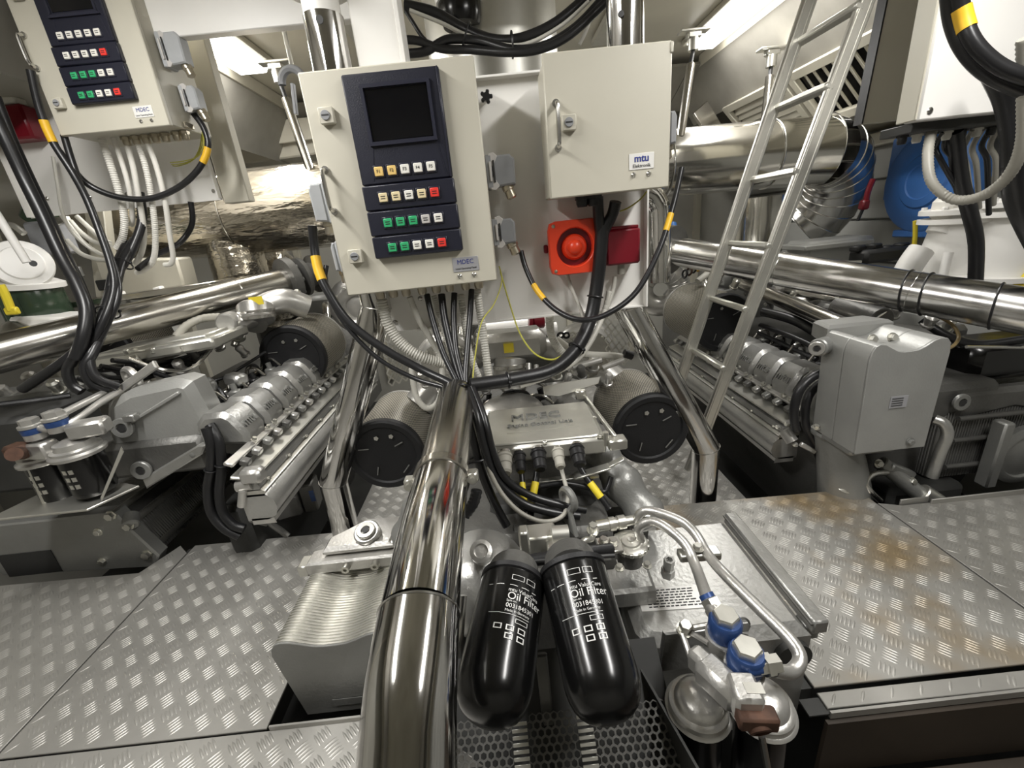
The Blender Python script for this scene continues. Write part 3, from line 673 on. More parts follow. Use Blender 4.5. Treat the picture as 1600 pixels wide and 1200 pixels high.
# wavy plate oil cooler, left front
wavy_cooler(eng, -.613, -.318, .212, -.03, .742, .985)
b = MB(); b.prism([(-.605, .955), (-.28, .955), (-.28, 1.10), (-.50, 1.10), (-.56, 1.02), (-.605, 1.01)], (0, 0, .205), (1, 0, 0), (0, 1, 0), .040, .006); b.build('cooler_header', 'cast', eng)
b = MB(); b.prism([(-.56, .975), (-.28, .975), (-.28, 1.10), (-.47, 1.10), (-.53, 1.05), (-.56, 1.03)], (0, 0, .244), (1, 0, 0), (0, 1, 0), .028, .010); b.build('header_casting', 'cast', eng)
b = MB(); b.cyl((-.44, 1.02, .26), (-.44, 1.005, .295), .036, 24, bev=.004); b.build('plug_boss', 'cast', eng)
hex_plug(eng, (-.44, 1.004, .295), (0, -.35, 1), .026)
for x in (-.495, -.415):
    b = MB(); b.lathe((x, .957, .225), (0, -1, 0), [(.011, 0), (.011, .018), (.005, .018), (.005, .012)], 16); b.build('cap_screw', 'zinc', eng)
b = MB(); b.box((-.62, .985, .215), (.03, .05, .035), .004); b.build('header_lug', 'alu', eng)
b = MB(); b.box((-.45, .7395, .005), (.12, .001, .022)); b.build('cooler_label', 'castgrey', eng)
# gear case nose left of the filters
b = MB(); b.lathe((-0.1049, 0.7, 0.3321), (0, -1, .25), [(.10, -.1), (.095, 0), (.075, .035), (.040, .05), (0, .052)], 28); b.build('pump_cover', 'engine', eng)
b = MB(); b.lathe((-0.0884, 0.68, 0.4619), (0, -.6, .8), [(.022, -.02), (.022, .006), (.014, .008), (.012, .003), (0, .003)], 20); b.build('oil_plug', 'cast', eng)
b = MB(); b.tube([(-0.1718, 0.6, 0.1592), (-0.1449, 0.6, 0.3324), (-0.1323, 0.64, 0.3989)], .010, 10); b.build('side_pipe', 'steel', eng)
# oil filters
def oil_filter(top, sh, end, rot, shiftx):
    top, sh, end = V(top), V(sh), V(end); d = (sh - top).normalized(); L = (sh - top).length; D = (end - sh).length; r = .0540
    b = MB(); b.lathe(top, d, [(r * .80, -.016), (r * .97, -.012), (r, -.004), (r, L), (r * .985, L + D * .16), (r * .94, L + D * .32), (r * .86, L + D * .48), (r * .74, L + D * .61), (r * .57, L + D * .71), (r * .37, L + D * .78), (r * .15, L + D * .81), (0, L + D * .815)], 40)
    o = b.build('oil_filter', 'filt', eng, ang=60)
    b = MB(); b.lathe(top, d, [(r * .9, -.020), (r * 1.025, -.017), (r * 1.025, -.009), (r * .9, -.006)], 40); b.build('rim_seam', 'cap', o)
    up = V((math.sin(rot) * .9, -.25, 1.0))
    for tx, s0, sz in (('mtu ValueCare', .046, .0085), ('Oil Filter', .060, .0165), ('Spin-on', .0705, .005), ('0031845301', .081, .0095), ('Made in Germany', .0915, .0055)):
        text_on_cyl(tx, top, d, up, r, s0 * L / .19, sz, 'inkwhite', o, -.034 + shiftx)
    b = MB()
    u2 = (up - d * up.dot(d)).normalized(); sd = d.cross(u2)
    def patch(a0, a1, s0, s1):
        vs = []; k = 4
        for i in range(k + 1):
            a = (a0 + (a1 - a0) * i / k + shiftx) / r
            for s_ in (s0, s1): vs.append(top + d * s_ * L / .19 + (u2 * math.cos(a) + sd * math.sin(a)) * (r + .0007))
        b.add(vs, [(2 * i, 2 * i + 2, 2 * i + 3, 2 * i + 1) for i in range(k)])
    def outline(a0, a1, s0, s1, w_=.0009):
        patch(a0, a1, s0, s0 + w_); patch(a0, a1, s1 - w_, s1); patch(a0, a0 + w_, s0, s1); patch(a1 - w_, a1, s0, s1)
    patch(-.040, .040, .034, .0352); patch(-.034, .030, .098, .0988)
    outline(-.032, -.012, .104, .113)
    outline(-.036, -.020, .010, .022); outline(-.016, .004, .010, .022)
    for i in range(3): outline(-.030 + .018 * i, -.018 + .018 * i, .120, .131, .0018)
    for i in range(2): outline(-.030 + .018 * i, -.018 + .018 * i, .136, .147, .0018)
    stuff(b.build('printed_marks', 'inkwhite', o))
    return o
oil_filter((0.0746, 0.555, 0.4969), (0.0849, 0.425, 0.4411), (0.0838, 0.36, 0.4214), .0, .013)
oil_filter((-0.0312, 0.555, 0.4845), (-0.0628, 0.425, 0.4595), (-0.0745, 0.36, 0.4463), 0.62, .014)
b = MB(); b.cyl((0.0747, 0.57, 0.4878), (0.0757, 0.61, 0.4783), .046, 32); b.cyl((-0.0302, 0.57, 0.4774), (-0.0283, 0.61, 0.4665), .046, 32); b.build('filter_head', 'engine2', eng)
b = MB(); b.box((0.0055, 0.5, 0.307), (.020, .012, .14), .003, rotx(-20)); b.build('filter_bracket', 'engine2', eng)
# control unit
cu = b = MB(); cu.box((.082, 1.185, .470), (.335, .245, .05), .008, rotz(-1)); unit = cu.build('engine_control_unit', 'alu', eng)
b = MB(); b.prism([(a * .97, c * .97) for a, c in [(x_, y_ * .76) for x_, y_ in rsq(.162, .028)]], (.082, 1.19, .493), (1, -.02, 0), (.02, 1, 0), .009, .003); b.build('unit_cover', 'alu', unit)
text('MDEC', (.070, 1.225, .5045), (1, -.02, 0), (0, 1, 0), .056, 'castgrey', unit, .003)
text('Engine Control Unit', (.078, 1.172, .5045), (1, -.02, 0), (0, 1, 0), .0235, 'castgrey', unit, .002)
b = MB(); b.box((.085, 1.135, .5015), (.21, .0015, .002)); b.build('cover_rib', 'alu', unit)
for x in (-.07, .08, .232):
    for y in (1.067, 1.305): bolts(unit, [(x, y, .495)], (0, 0, 1), .006, .005)
bolts(unit, [(-.078, 1.19, .495), (.242, 1.19, .495)], (0, 0, 1), .006, .005)
b = MB(); b.box((.262, 1.18, .49), (.010, .30, .014), .002, rotz(4)); b.build('unit_side_rail', 'alu', eng)
b = MB(); b.box((.235, 1.325, .505), (.035, .02, .03), .003); b.build('rail_clamp', 'zinc', eng)
b = MB(); b.box((.275, 1.03, .475), (.05, .04, .03), .004); b.cyl((.245, 1.03, .47), (.245, 1.03, .51), .008, 8); b.build('rail_latch', 'zinc', eng)
b = MB(); b.box((.262, 1.015, .42), (.06, .02, .005), .001, roty(-25)); b.box((.20, 1.01, .405), (.10, .03, .005), .001, roty(-12)); b.build('support_strap', 'alu', eng)
for i, (x, col, tl) in enumerate(((-.033, 'conduit2', .05), (.008, 'rubber', .03), (.060, 'rubber', .035), (.113, 'conduit2', .03), (.165, 'rubber', .03))):
    rr = .020 if i in (0, 2, 4) else .016
    b = MB(); b.lathe((x, 1.073, .468), (0, -1, -.45), [(rr * 1.15, 0), (rr * 1.15, .010), (rr, .012), (rr, .030), (rr * .85, .032), (rr * .85, .055), (rr * .6, .06)], 18); b.build('plug', col, unit)
    b = MB(); b.lathe((x, 1.074, .469), (0, -1, -.45), [(rr * 1.3, -.002), (rr * 1.3, .005)], 18); b.build('plug_ring', 'steel', unit)
unit.location.y -= .035
# air filters
air_filter(eng, (0.4961, 1.38, 0.3138), (-.03, 1, .0), .136, .29)
air_filter(eng, (-0.4725, 1.4, 0.3185), (.03, 1, .0), .136, .29)
# intake casting and turbo scrolls behind the unit
b = MB(); b.cyl((0.0005, 1.48, 0.4923), (0.0149, 1.52, 0.5975), .060, 28, bev=.006); b.build('intake_neck', 'cast', eng)
for q in ((0.005, 1.49, 0.5335), (0.0118, 1.5, 0.5742)): clamp(eng, q, (0, .2, 1), .061)
b = MB(); b.box((0.0232, 1.56, 0.6399), (.26, .13, .11), .035); b.tube([(0.0262, 1.56, 0.6221), (0.1482, 1.58, 0.6033), (0.2222, 1.6, 0.5507)], .045, 14); b.tube([(0.0143, 1.56, 0.6234), (-0.0588, 1.6, 0.6206), (-0.127, 1.62, 0.5783)], .045, 14); b.build('intake_casting', 'cast', eng)
b = MB(); b.box((0.0138, 1.485, 0.6463), (.036, .001, .034)); b.build('warning_sticker', 'yellow', eng)
b = MB(); b.lathe((0.0006, 1.38, 0.4406), (0, -.3, 1), [(.115, -.06), (.115, 0), (.10, .012), (.05, .026), (0, .03)], 30); b.build('actuator_cover', 'cast', eng)
b = MB(); b.box((0.1469, 1.62, 0.5212), (.16, .02, .14), .004); b.build('charge_air_plate', 'castgrey', eng)
for c, fl in (((0.3265, 1.72, 0.5372), 1), ((-0.2387, 1.7, 0.5584), -1)):
    b = MB(); b.torus(c, (0, 1, .1), .085, .045, 28, 12); b.lathe(V(c) - V((0, .03, 0)), (0, -1, 0), [(.085, -.06), (.085, 0), (.06, .015), (.03, .025)], 28); b.build('turbo_scroll', 'cast', eng)
    b = MB(); b.lathe(V(c) - V((0, .05, 0)), (0, -1, 0), [(.10, 0), (.10, .012), (.085, .013)], 28); b.build('scroll_ring', 'steel', eng)
    for i in range(8):
        a = PI * i / 4; bolts(eng, [V(c) + V((.092 * math.cos(a), -.062, .092 * math.sin(a)))], (0, -1, 0), .006, .006)
    b = MB(); b.cyl(V(c) + V((fl * .02, .02, -.05)), V(c) + V((fl * .14, -.04, -.16)), .065, 20); b.build('turbo_inlet', 'cast', eng)
b = MB(); b.tube([(0.1957, 1.55, 0.6434), (0.268, 1.5, 0.5949), (0.3972, 1.5, 0.5708), (0.4398, 1.5, 0.5562)], .013, 10, 5); b.build('breather_hose', 'conduit', eng)
b = MB(); b.cyl((0.4314, 1.495, 0.5782), (0.462, 1.495, 0.565), .016, 12); b.build('hose_end', 'rubber', eng)
b = MB(); b.cyl((0.2353, 1.46, 0.5546), (0.3402, 1.46, 0.5743), .012, 10); b.cyl((0.3393, 1.44, 0.5494), (0.4153, 1.44, 0.572), .010, 10); b.build('drain_pipe', 'cast', eng)
for x, y in ((875, 525), (884, 525), (893, 524)):
    b = MB(); b.torus((0.2149, 1.58, 0.6488) if x == 875 else ((0.2368, 1.58, 0.6464) if x == 884 else (0.2587, 1.58, 0.6465)), (0, 1, .3), .011, .005, 14, 6); b.build('hose_ring', 'rubber' if x < 890 else 'conduit', eng)
b = MB(); b.prism([(0, 0), (.05, -.012), (.19, .012), (.20, .035), (.06, .035), (.0, .03)], (0.1157, 1.36, 0.5008), (1, .05, .03), (0, .35, 1), .008, .002); b.build('heat_shield', 'alu', eng)
b = MB(); b.cyl((0.1001, 1.44, 0.5401), (0.1053, 1.46, 0.5813), .009, 10); b.cyl((0.0739, 1.44, 0.5551), (0.0783, 1.46, 0.5891), .010, 10); b.build('stud', 'cast', eng)
# right exhaust elbow lumps
b = MB(); b.tube([(0.2203, 1.16, 0.4155), (0.2632, 1.1, 0.3737), (0.2942, 1.05, 0.3294), (0.3301, 1, 0.2795), (0.3508, 0.98, 0.2422)], lambda t: .046 + .012 * math.sin(t * 3 * PI) ** 2, 18, 8); b.build('exhaust_manifold', 'castgrey', eng)
b = MB(); b.tube([(-0.2197, 1.05, 0.3838), (-0.2738, 1, 0.3412), (-0.321, 0.98, 0.2555)], lambda t: .05 + .010 * math.sin(t * 3 * PI) ** 2, 18, 8); b.build('exhaust_manifold', 'castgrey', eng)
b = MB(); b.cyl((-0.2743, 1.15, 0.3818), (-0.3644, 0.98, 0.2614), .017, 12); b.build('drain_tube', 'steel', eng)
# lifting eye
b = MB(); b.torus((0.1208, 0.93, 0.3813), (.9, .45, 0), .026, .010, 24, 8); b.prism([(-.02, -.08), (.05, -.08), (.02, -.02), (-.02, -.02)], (0.1208, 0.93, 0.3813), (.3, -.9, 0), (0, 0, 1), .012, .002); b.build('lifting_eye', 'castgrey', eng)
# coupling, valve block, hose, cap
b = MB(); b.lathe((0.1725, 0.84, 0.3596), (1, .08, .02), [(.014, 0), (.014, .03), (.017, .03), (.017, .045), (.014, .045), (.014, .052), (.017, .052), (.017, .07), (.012, .07), (.012, .13)], 16); b.build('pipe_coupling', 'zinc', eng)
b = MB(); b.box((0.0293, 0.76, 0.41), (.075, .05, .045), .004); b.box((-0.0026, 0.73, 0.4228), (.022, .03, .085), .004); b.cyl((0.0562, 0.74, 0.4331), (0.0916, 0.74, 0.4317), .019, 16); b.build('solenoid_block', 'alu', eng)
b = MB(); b.box((0.0657, 0.72, 0.4122), (.045, .05, .022), .003); b.build('sensor_bracket', 'zinc', eng)
b = MB(); b.tube([(0.1697, 0.69, 0.4242), (0.0816, 0.66, 0.4501), (-0.0241, 0.65, 0.4522)], .012, 12); b.build('black_hose', 'rubber', eng)
b = MB(); b.tube([(-0.0297, 0.64, 0.4623), (0.0425, 0.64, 0.4598), (0.1683, 0.66, 0.4352)], .004, 8); b.build('thin_pipe', 'ink', eng)
b = MB(); b.tube([(0.1513, 0.78, 0.4014), (0.1438, 0.76, 0.3946), (0.1251, 0.75, 0.4003), (0.1056, 0.74, 0.3824)], .007, 10, 4); b.bolt((0.1502, 0.775, 0.4021), (0, -.3, 1), .010, .02); b.build('vent_pipe', 'zinc', eng)
# alternator-side clutter under the unit
b = MB(); b.box((.06, 1.04, .27), (.30, .10, .12), .02); b.build('front_bracket', 'dark', eng)
b = MB(); b.box((.09, 1.02, .385), (.26, .02, .008), .001); b.build('cable_rail', 'alu', eng)
b = MB(); b.cyl((-.03, .93, .28), (.05, .93, .28), .035, 20, bev=.004); b.build('sensor_housing', 'engine2', eng)
b = MB(); b.tube([(-0.0934, 0.8, 0.5249), (-0.1031, 0.79, 0.5002), (-0.1252, 0.78, 0.4772)], .013, 12, 4, rings=.009); b.build('corrugated_boot', 'rubber', eng)

# coolant tank
def tank_poly(): return [(.243, .664), (.30, .650), (.585, .650), (.585, 1.02), (.34, 1.02), (.30, .93), (.225, .90), (.222, .70)]
b = MB(); b.prism(tank_poly(), (0, 0, -.13), (1, 0, 0), (0, 1, 0), .325, .022); b.build('coolant_tank', 'engine', eng)
b = MB(); b.box((.606, .84, .188), (.034, .375, .035), .004); b.build('tank_flange', 'engine', eng)
b = MB(); b.box((.606, .69, .15), (.034, .035, .04), .003); b.build('flange_lug', 'castgrey', eng)
b = MB(); b.cyl((.545, .655, .13), (.545, .635, .13), .038, 24); b.build('tank_outlet', 'dark', eng)
b = MB(); b.prism([(-.055, -.05), (.055, -.05), (.06, .03), (.02, .06), (-.05, .055)], (.232, .80, .19), (1, 0, 0), (0, 1, 0), .055, .008); b.build('filler_neck', 'engine', eng)
b = MB(); b.box((.587, .84, .197), (.006, .37, .004)); b.build('flange_groove', 'engine2', eng)
cp = (0.242, 0.8, 0.3276)
b = MB()
n = 48; b.lathe(V(cp), (0, -.08, 1), [(.030, -.045), (.030, 0)], 24); b.build('neck_ring', 'engine2', eng)
b = MB(); b.lathe(V(cp), (0, -.08, 1), [(.036, 0), (.040, .003), (.040, .011), (.034, .014), (.022, .014), (.020, .018), (.008, .019), (.007, .023), (0, .023)], 28)
for i in range(14):
    a = 2 * PI * i / 14; b.box(V(cp) + V((.0405 * math.cos(a), .0405 * math.sin(a), .006)), (.006, .008, .010), .001, rotz(math.degrees(a)))
b.build('filler_cap', 'alu', eng)
bolts(eng, [(0.1995, 0.74, 0.3238), (0.2642, 0.75, 0.3126)], (0, -.1, 1), .008, .008)
bolts(eng, [(0.1749, 0.78, 0.3665), (0.1966, 0.78, 0.36)], (0, -.1, 1), .009, .009)
b = MB(); b.box((0.1877, 0.78, 0.354), (.055, .05, .008), .002); b.build('pipe_flange', 'zinc', eng)
b = MB(); b.lathe((0.3331, 0.8, 0.2446), (0, -.15, 1), [(.016, -.02), (.016, .004), (.012, .004), (.012, .02), (.013, .02), (.013, .036), (.008, .036), (.008, .025), (0, .025)], 6); b.build('drain_nipple', 'engine', eng)
b = MB(); b.prism(rsq(.5, .06), (.318, .742, .1955), (.155, -.008, 0), (0, .075, 0), .0012) if False else b.box((.328, .762, .196), (.155, .064, .0015), 0, rotz(-3)); ip = b.build('instruction_plate', 'label', eng)
for i in range(7):
    b = MB()
    x = -.06
    while x < .055:
        ln = rnd.uniform(.006, .014)
        if x + ln < .062: b.box(V((.328 + x + ln / 2, .762 + .024 - i * .0078 - x * .05, .1972)), (ln, .0032, .0004))
        x += ln + .003
    b.build('printed_line', 'ink', ip)

# big polished water pipe running forward and down
t = T('water_pipe', 'big polished chrome pipe bending down to the floor left of the oil filters', 'pipe', (-0.1962, 0.33, 0.3478))
pp = [(-0.1458, 1.11, 0.6294), (-0.1521, 0.74, 0.598), (-0.1489, 0.43, 0.5862), (-0.1514, 0.26, 0.4961)]
p = smooth_path([pp[0], pp[1], pp[2], pp[3]], 5)
b = MB(); b.tube([V(pp[0]), V(pp[0]).lerp(V(pp[1]), .5), V(pp[1])], .050, 36, 1); b.build('upper_length', 'tube', t)
b = MB(); b.tube([V(pp[1]), V(pp[1]).lerp(V(pp[2]), .5) + V((0, 0, .006)), V(pp[2])], .0525, 36, 6); b.build('middle_length', 'chrome', t)
b = MB(); b.tube([V(pp[2]), V(pp[2]).lerp(V(pp[3]), .35) + V((0, -.012, .012)), V(pp[2]).lerp(V(pp[3]), .7) + V((0, -.008, .006)), V(pp[3])], .053, 36, 6); b.build('lower_bend', 'chrome', t)
d1 = V(pp[2]) - V(pp[1]); d0 = V(pp[1]) - V(pp[0])
b = MB(); b.torus(pp[2], (V(pp[3]) - V(pp[1])), .0528, .0018, 40, 6); b.build('weld_bead', 'steel', t)
b = MB(); b.lathe(V(pp[1]) - d1.normalized() * .012, d1, [(.053, 0), (.056, .001), (.056, .023), (.053, .024)], 36); b.build('band_clamp', 'tube', t)
for s_ in (-1, 1):
    q = V(pp[1]) + V((s_ * .062, 0, .0))
    b = MB(); b.box(q, (.022, .024, .020), .003); b.lathe(q + V((0, -.01, .0)), (0, -1, .2), [(.010, 0), (.010, .008), (.006, .008), (.006, .016)], 12); b.build('clamp_bolt', 'zinc', t)
b = MB(); b.torus(V(pp[1]).lerp(V(pp[0]), .05), d0, .0512, .0014, 36, 6); b.build('gasket', 'ink', t)

# twin fuel filter
t = T('fuel_filter', 'twin fuel filter with blue ring fittings and hex bolts in front of the tank', 'filter', (0.2832, 0.45, 0.1531))
def canister(c, r, zt, zb, m='filt'):
    c = V(c); b = MB(); b.lathe((c.x, c.y, zt), (0, -.06, -1), [(r * .8, 0), (r, .006), (r, zt - zb - .02), (r * .8, zt - zb)], 32); o = b.build('canister', m, t); return o
c1 = V((0.2457, 0.455, 0.3243)); c2 = V((0.3381, 0.44, 0.3318))
for c in (c1, c2):
    b = MB(); b.lathe(c, (0, -.06, 1), [(.042, -.026), (.0485, -.024), (.050, -.021), (.0475, -.018), (.0455, -.017), (.043, -.010), (.0445, -.008), (.041, -.005), (.037, -.004), (.034, .006), (.026, .012), (.016, .015), (0, .016)], 36); b.build('filter_head', 'cast', t)
    canister(c, .037, c.z - .03, c.z - .20)
for i in range(5):
    b = MB(); b.torus((c1.x, c1.y + .002 * i, c1.z - .075 - .012 * i), (0, -.06, 1), .0372, .0006, 20, 4, arc=1.6); b.build('printed_band', 'castgrey', t)
# body linking the heads
bb = (c1 + c2) / 2
b = MB(); b.box((0.272, 0.445, 0.3735), (.046, .075, .046), .012, rotz(28)); b.box((0.2654, 0.46, 0.3746), (.030, .075, .040), .008, rotz(28)); b.build('filter_body', 'cast', t)
for q, r in (((0.3036, 0.5, 0.4226), .0245), ((0.3137, 0.455, 0.4082), .0255)):
    q = V(q)
    b = MB(); b.lathe(q, (0, -.05, 1), [(r * 1.15, -.07), (r * 1.0, -.034), (r * 1.0, -.030), (r * 1.13, -.029), (r * 1.13, -.024), (r, -.023)], 28); b.build('fitting_stem', 'cast', t)
    b = MB(); b.lathe(q, (0, -.05, 1), [(r, -.022), (r * 1.02, -.019), (r * 1.02, .008), (r * .9, .012)], 28); b.build('banjo_fitting', 'bluefit', t)
    b = MB(); b.lathe(q + V((0, 0, .011)), (0, -.05, 1), [(r * .80, 0), (r * .80, .010), (r * .72, .012), (0, .012)], 6); b.build('hex_bolt', 'zinc', t)
q = V((0.3344, 0.44, 0.4047)); b = MB(); b.lathe(q - V((.014, 0, 0)), (1, .05, 0), [(.013, 0), (.013, .012), (.017, .012), (.017, .022), (.014, .022), (.014, .034)], 6); b.build('union_nut', 'zinc', t)
b = MB(); b.lathe(q - V((.024, 0, 0)), (1, .05, 0), [(.013, -.008), (.013, .014)], 20); b.build('blue_collar', 'bluefit', t)
b = MB(); b.box((0.2872, 0.41, 0.3907), (.038, .045, .045), .005, rotz(-8)); b.build('valve_block', 'cast', t)
b = MB(); b.box((0.285, 0.39, 0.4373), (.024, .015, .001), 0, rotz(-8)); b.build('type_plate', 'zinc', t)
b = MB(); b.box((0.2909, 0.385, 0.3836), (.052, .024, .024), .003, rotz(-8)); b.lathe((0.2934, 0.378, 0.3707), (0, -1, -.35), [(.016, -.02), (.017, 0), (.015, .004), (.011, .005), (.011, .002), (0, .002)], 20); b.build('drain_knob', 'rust', t)
b = MB(); b.cyl((0.3021, 0.385, 0.3438), (0.3112, 0.37, 0.2765), .005, 8); b.build('drain_rod', 'steel', t)
b = MB(); b.bolt((0.2577, 0.54, 0.3679), (0, -.2, 1), .011, .016); b.build('bolt', 'zinc', t)
for q in ((0.2553, 0.49, 0.3673), (0.2596, 0.475, 0.352)):
    b = MB(); b.lathe(q, (0, -.2, 1), [(.009, -.01), (.009, .002), (.0075, .002), (.0075, .008)], 16); o = b.build('slotted_screw', 'zinc', t)
    b = MB(); b.box(V(q) + V((0, -.0018, .0082)), (.0135, .0022, .0006), 0, rotz(-40)); b.build('slot', 'ink', o)
for a, c in (((0.2512, 0.535, 0.3674), (0.2494, 0.49, 0.358)), ((0.2665, 0.53, 0.3711), (0.2801, 0.5, 0.3824)), ((0.2487, 0.54, 0.3692), (0.3019, 0.53, 0.3879))):
    b = MB(); b.cyl(a, c, .005, 8); b.build('bracket_web', 'cast', t)
b = MB(); b.prism([(-.075, -.05), (.07, -.05), (.10, .01), (.06, .03), (-.06, .03)], (0.2961, 0.58, 0.29), (1, 0, 0), (0, .2, 1), .012, .003); b.build('mounting_bracket', 'engine', t)
b = MB(); b.bolt((0.3651, 0.55, 0.3552), (0, -1, .3), .010, .008); b.build('bolt', 'castgrey', t)
# fuel pipes
for lb, pts in (('bent silver fuel pipe ending at the rear blue fitting', [(0.2676, 0.8, 0.3297), (0.2614, 0.8, 0.376), (0.2872, 0.79, 0.3982), (0.3105, 0.76, 0.4015), (0.3335, 0.72, 0.3892), (0.3368, 0.68, 0.3745), (0.3152, 0.6, 0.3994), (0.2968, 0.54, 0.4249), (0.2967, 0.51, 0.43)]),
                ('bent silver fuel pipe looping right round to the front blue fitting', [(0.2729, 0.84, 0.3331), (0.2743, 0.84, 0.3777), (0.2983, 0.83, 0.3966), (0.3485, 0.79, 0.3954), (0.3673, 0.75, 0.39), (0.3725, 0.7, 0.3763), (0.369, 0.63, 0.3931), (0.3903, 0.55, 0.3889), (0.4075, 0.49, 0.384), (0.4075, 0.465, 0.3737), (0.3829, 0.45, 0.3698), (0.351, 0.445, 0.3872)])):
    b = MB(); b.tube(pts, .0105, 14, 6); tag(b.build('fuel_pipe', 'cast', None), lb, 'pipe', 'bent fuel pipes over the tank')
b = MB(); b.lathe((0.3004, 0.525, 0.4224), (.25, -1, -.6), [(.013, -.02), (.016, -.018), (.016, -.006), (.018, -.004), (.018, .010), (.013, .012)], 6); b.build('pipe_nut', 'zinc', t)
b = MB(); b.lathe((0.2992, 0.545, 0.4249), (.25, -1, -.6), [(.0125, -.01), (.0125, .008)], 14); b.build('blue_tape', 'bluefit', t)
t2 = T('pipe_clamp', 'small steel clamp block with one bolt holding the two fuel pipes', 'clamp', (0.3551, 0.7, 0.3736))
b = MB(); b.box((0.36, 0.71, 0.3674), (.085, .028, .018), .003, rotz(-3)); b.build('clamp_block', 'zinc', t2)
bolts(t2, [(0.3565, 0.71, 0.383)], (0, -.1, 1), .009, .009)
# belt guard: perforated plate with slotted strips
t = T('belt_guard', 'perforated dark metal guard with slotted strips under the oil filters', 'guard', (.05, .42, .18))
O = V((0.004, 0.44, 0.2707)); u = V((1, 0, -.0)).normalized(); v = V((0, .80, .60)).normalized(); nrm = u.cross(v)
b = MB(); r0 = .0062; sx = .0118; sy = .0102
for j in range(-11, 5):
    for i in range(-17, 18):
        x = (i + (j % 2) * .5) * sx; y = j * sy
        if abs(x + .046) < .0135 or abs(x - .060) < .0155: continue
        c = O + u * x + v * y; vs = []
        for rr, h in ((sx * .5774, 0), (r0 * .80, 0), (r0 * .80, -.002)):
            for k in range(6): a = PI / 6 + PI * k / 3; vs.append(c + (u * math.cos(a) + v * math.sin(a)) * rr + nrm * h)
        b.add(vs, [(k, (k + 1) % 6, 6 + (k + 1) % 6, 6 + k) for k in range(6)] + [(6 + k, 6 + (k + 1) % 6, 12 + (k + 1) % 6, 12 + k) for k in range(6)])
stuff(b.build('perforated_sheet', 'engine2', t))
R = Matrix((u, v, nrm)).transposed()
for x in (-.046, .060):
    b = MB()
    for j in range(-13, 5): b.box(O + u * x + v * (j * .0088), (.025, .0050, .003), .0005, R)
    stuff(b.build('slotted_strip', 'alu', t))
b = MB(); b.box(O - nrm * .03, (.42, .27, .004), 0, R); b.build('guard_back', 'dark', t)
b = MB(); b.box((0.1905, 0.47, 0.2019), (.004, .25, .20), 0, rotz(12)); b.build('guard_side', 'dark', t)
t = T('folded_plate', 'folded tread plate corner between the chrome pipe and the guard', 'plate', (-0.12, 0.42, 0.29))
b = MB(); b.prism([(0, 0), (.16, -.11), (.16, -.16), (0, -.16)], (-0.1626, 0.47, 0.2666), (1, 0, 0), (0, .6, .8), .004, .001); b.build('plate_sheet', 'plate', t)

# ================================================================ OUTER ENGINES
def bank(e, s, xc, zc_, ys, y0, y1, dz=0.0, letter=True):       # s: +1 when the aisle side is +x
    # rocker covers with raised lettering
    for i, y in enumerate(ys):
        b = MB(); prof = [(-.085, -.06), (.075, -.075), (.080, -.03), (.045, .035), (.02, .055), (-.05, .055), (-.085, .02)]
        prof = [(a * s, c) for a, c in prof]
        if s < 0: prof = prof[::-1]
        b.prism(prof, (xc, y + .064, zc_), (1, 0, 0), (0, 0, 1), .128, .016); o = b.build('valve_cover', 'engine', e)
        if letter: text('mtu', (xc + s * .0655, y, zc_ + .002), (0, s, 0), (-.48 * s, 0, .88), .052, 'castgrey', o, .003, bold=.0006)
        bolts(e, [(xc + s * .088, y - .05, zc_ - .062), (xc + s * .088, y + .05, zc_ - .062)], (s * .5, 0, 1), .008, .010)
    b = MB(); b.box((xc - s * .04, (y0 + y1) / 2 + .10, zc_ - .10), (.22, y1 - y0 - .2, .07), .01, roty(s * 18)); b.build('cylinder_head', 'engine2', e)
    b = MB(); b.box((xc + s * .078, (y0 + y1) / 2, zc_ - .074), (.03, y1 - y0, .012), .003, roty(s * 25)); b.build('head_gasket_rail', 'cast', e)
    # injector-line blocks between head and rail
    k = int((y1 - y0) / .075)
    for i in range(k):
        y = y0 + .05 + i * .075
        b = MB(); b.box((xc + s * .103, y, zc_ - .092), (.030, .030, .022), .004, roty(s * 25))
        b.build('head_block', ('engine2', 'engine', 'castgrey', 'cast')[i % 4], e)
    # long extruded side rail
    px, pz = xc + s * .125, zc_ - .105
    def ext(pr, name, m, bev=.004):
        q = [(a * s * (.72 if a > 0 else 1), c * .80) for a, c in pr]; q = q[::-1] if s < 0 else q
        b = MB(); b.prism(q, (px, y1, pz), (1, 0, 0), (0, 0, 1), y1 - y0, bev); return b.build(name, m, e)
    ext([(-.06, -.03), (.02, -.045), (.026, -.032), (-.054, -.015)], 'rail_ledge', 'alu')
    ext([(-.03, -.05), (.028, -.058), (.034, -.085), (-.03, -.085)], 'rail_groove', 'engine')
    ext([(-.04, -.088), (.040, -.092), (.052, -.100), (.046, -.112), (-.04, -.112)], 'rail_rib', 'alu')
    ext([(-.04, -.114), (.044, -.116), (.072, -.14), (.080, -.175), (.066, -.21), (.03, -.225), (-.04, -.225)], 'charge_air_duct', 'engine', .006)
    ext([(-.03, -.228), (.052, -.230), (.056, -.248), (-.03, -.248)], 'rail_foot', 'cast')
    for i in range(int((y1 - y0) / .16)):
        bolts(e, [(px + s * .026, y0 + .06 + .16 * i, pz - .066)], (s, 0, .35), .006, .006)
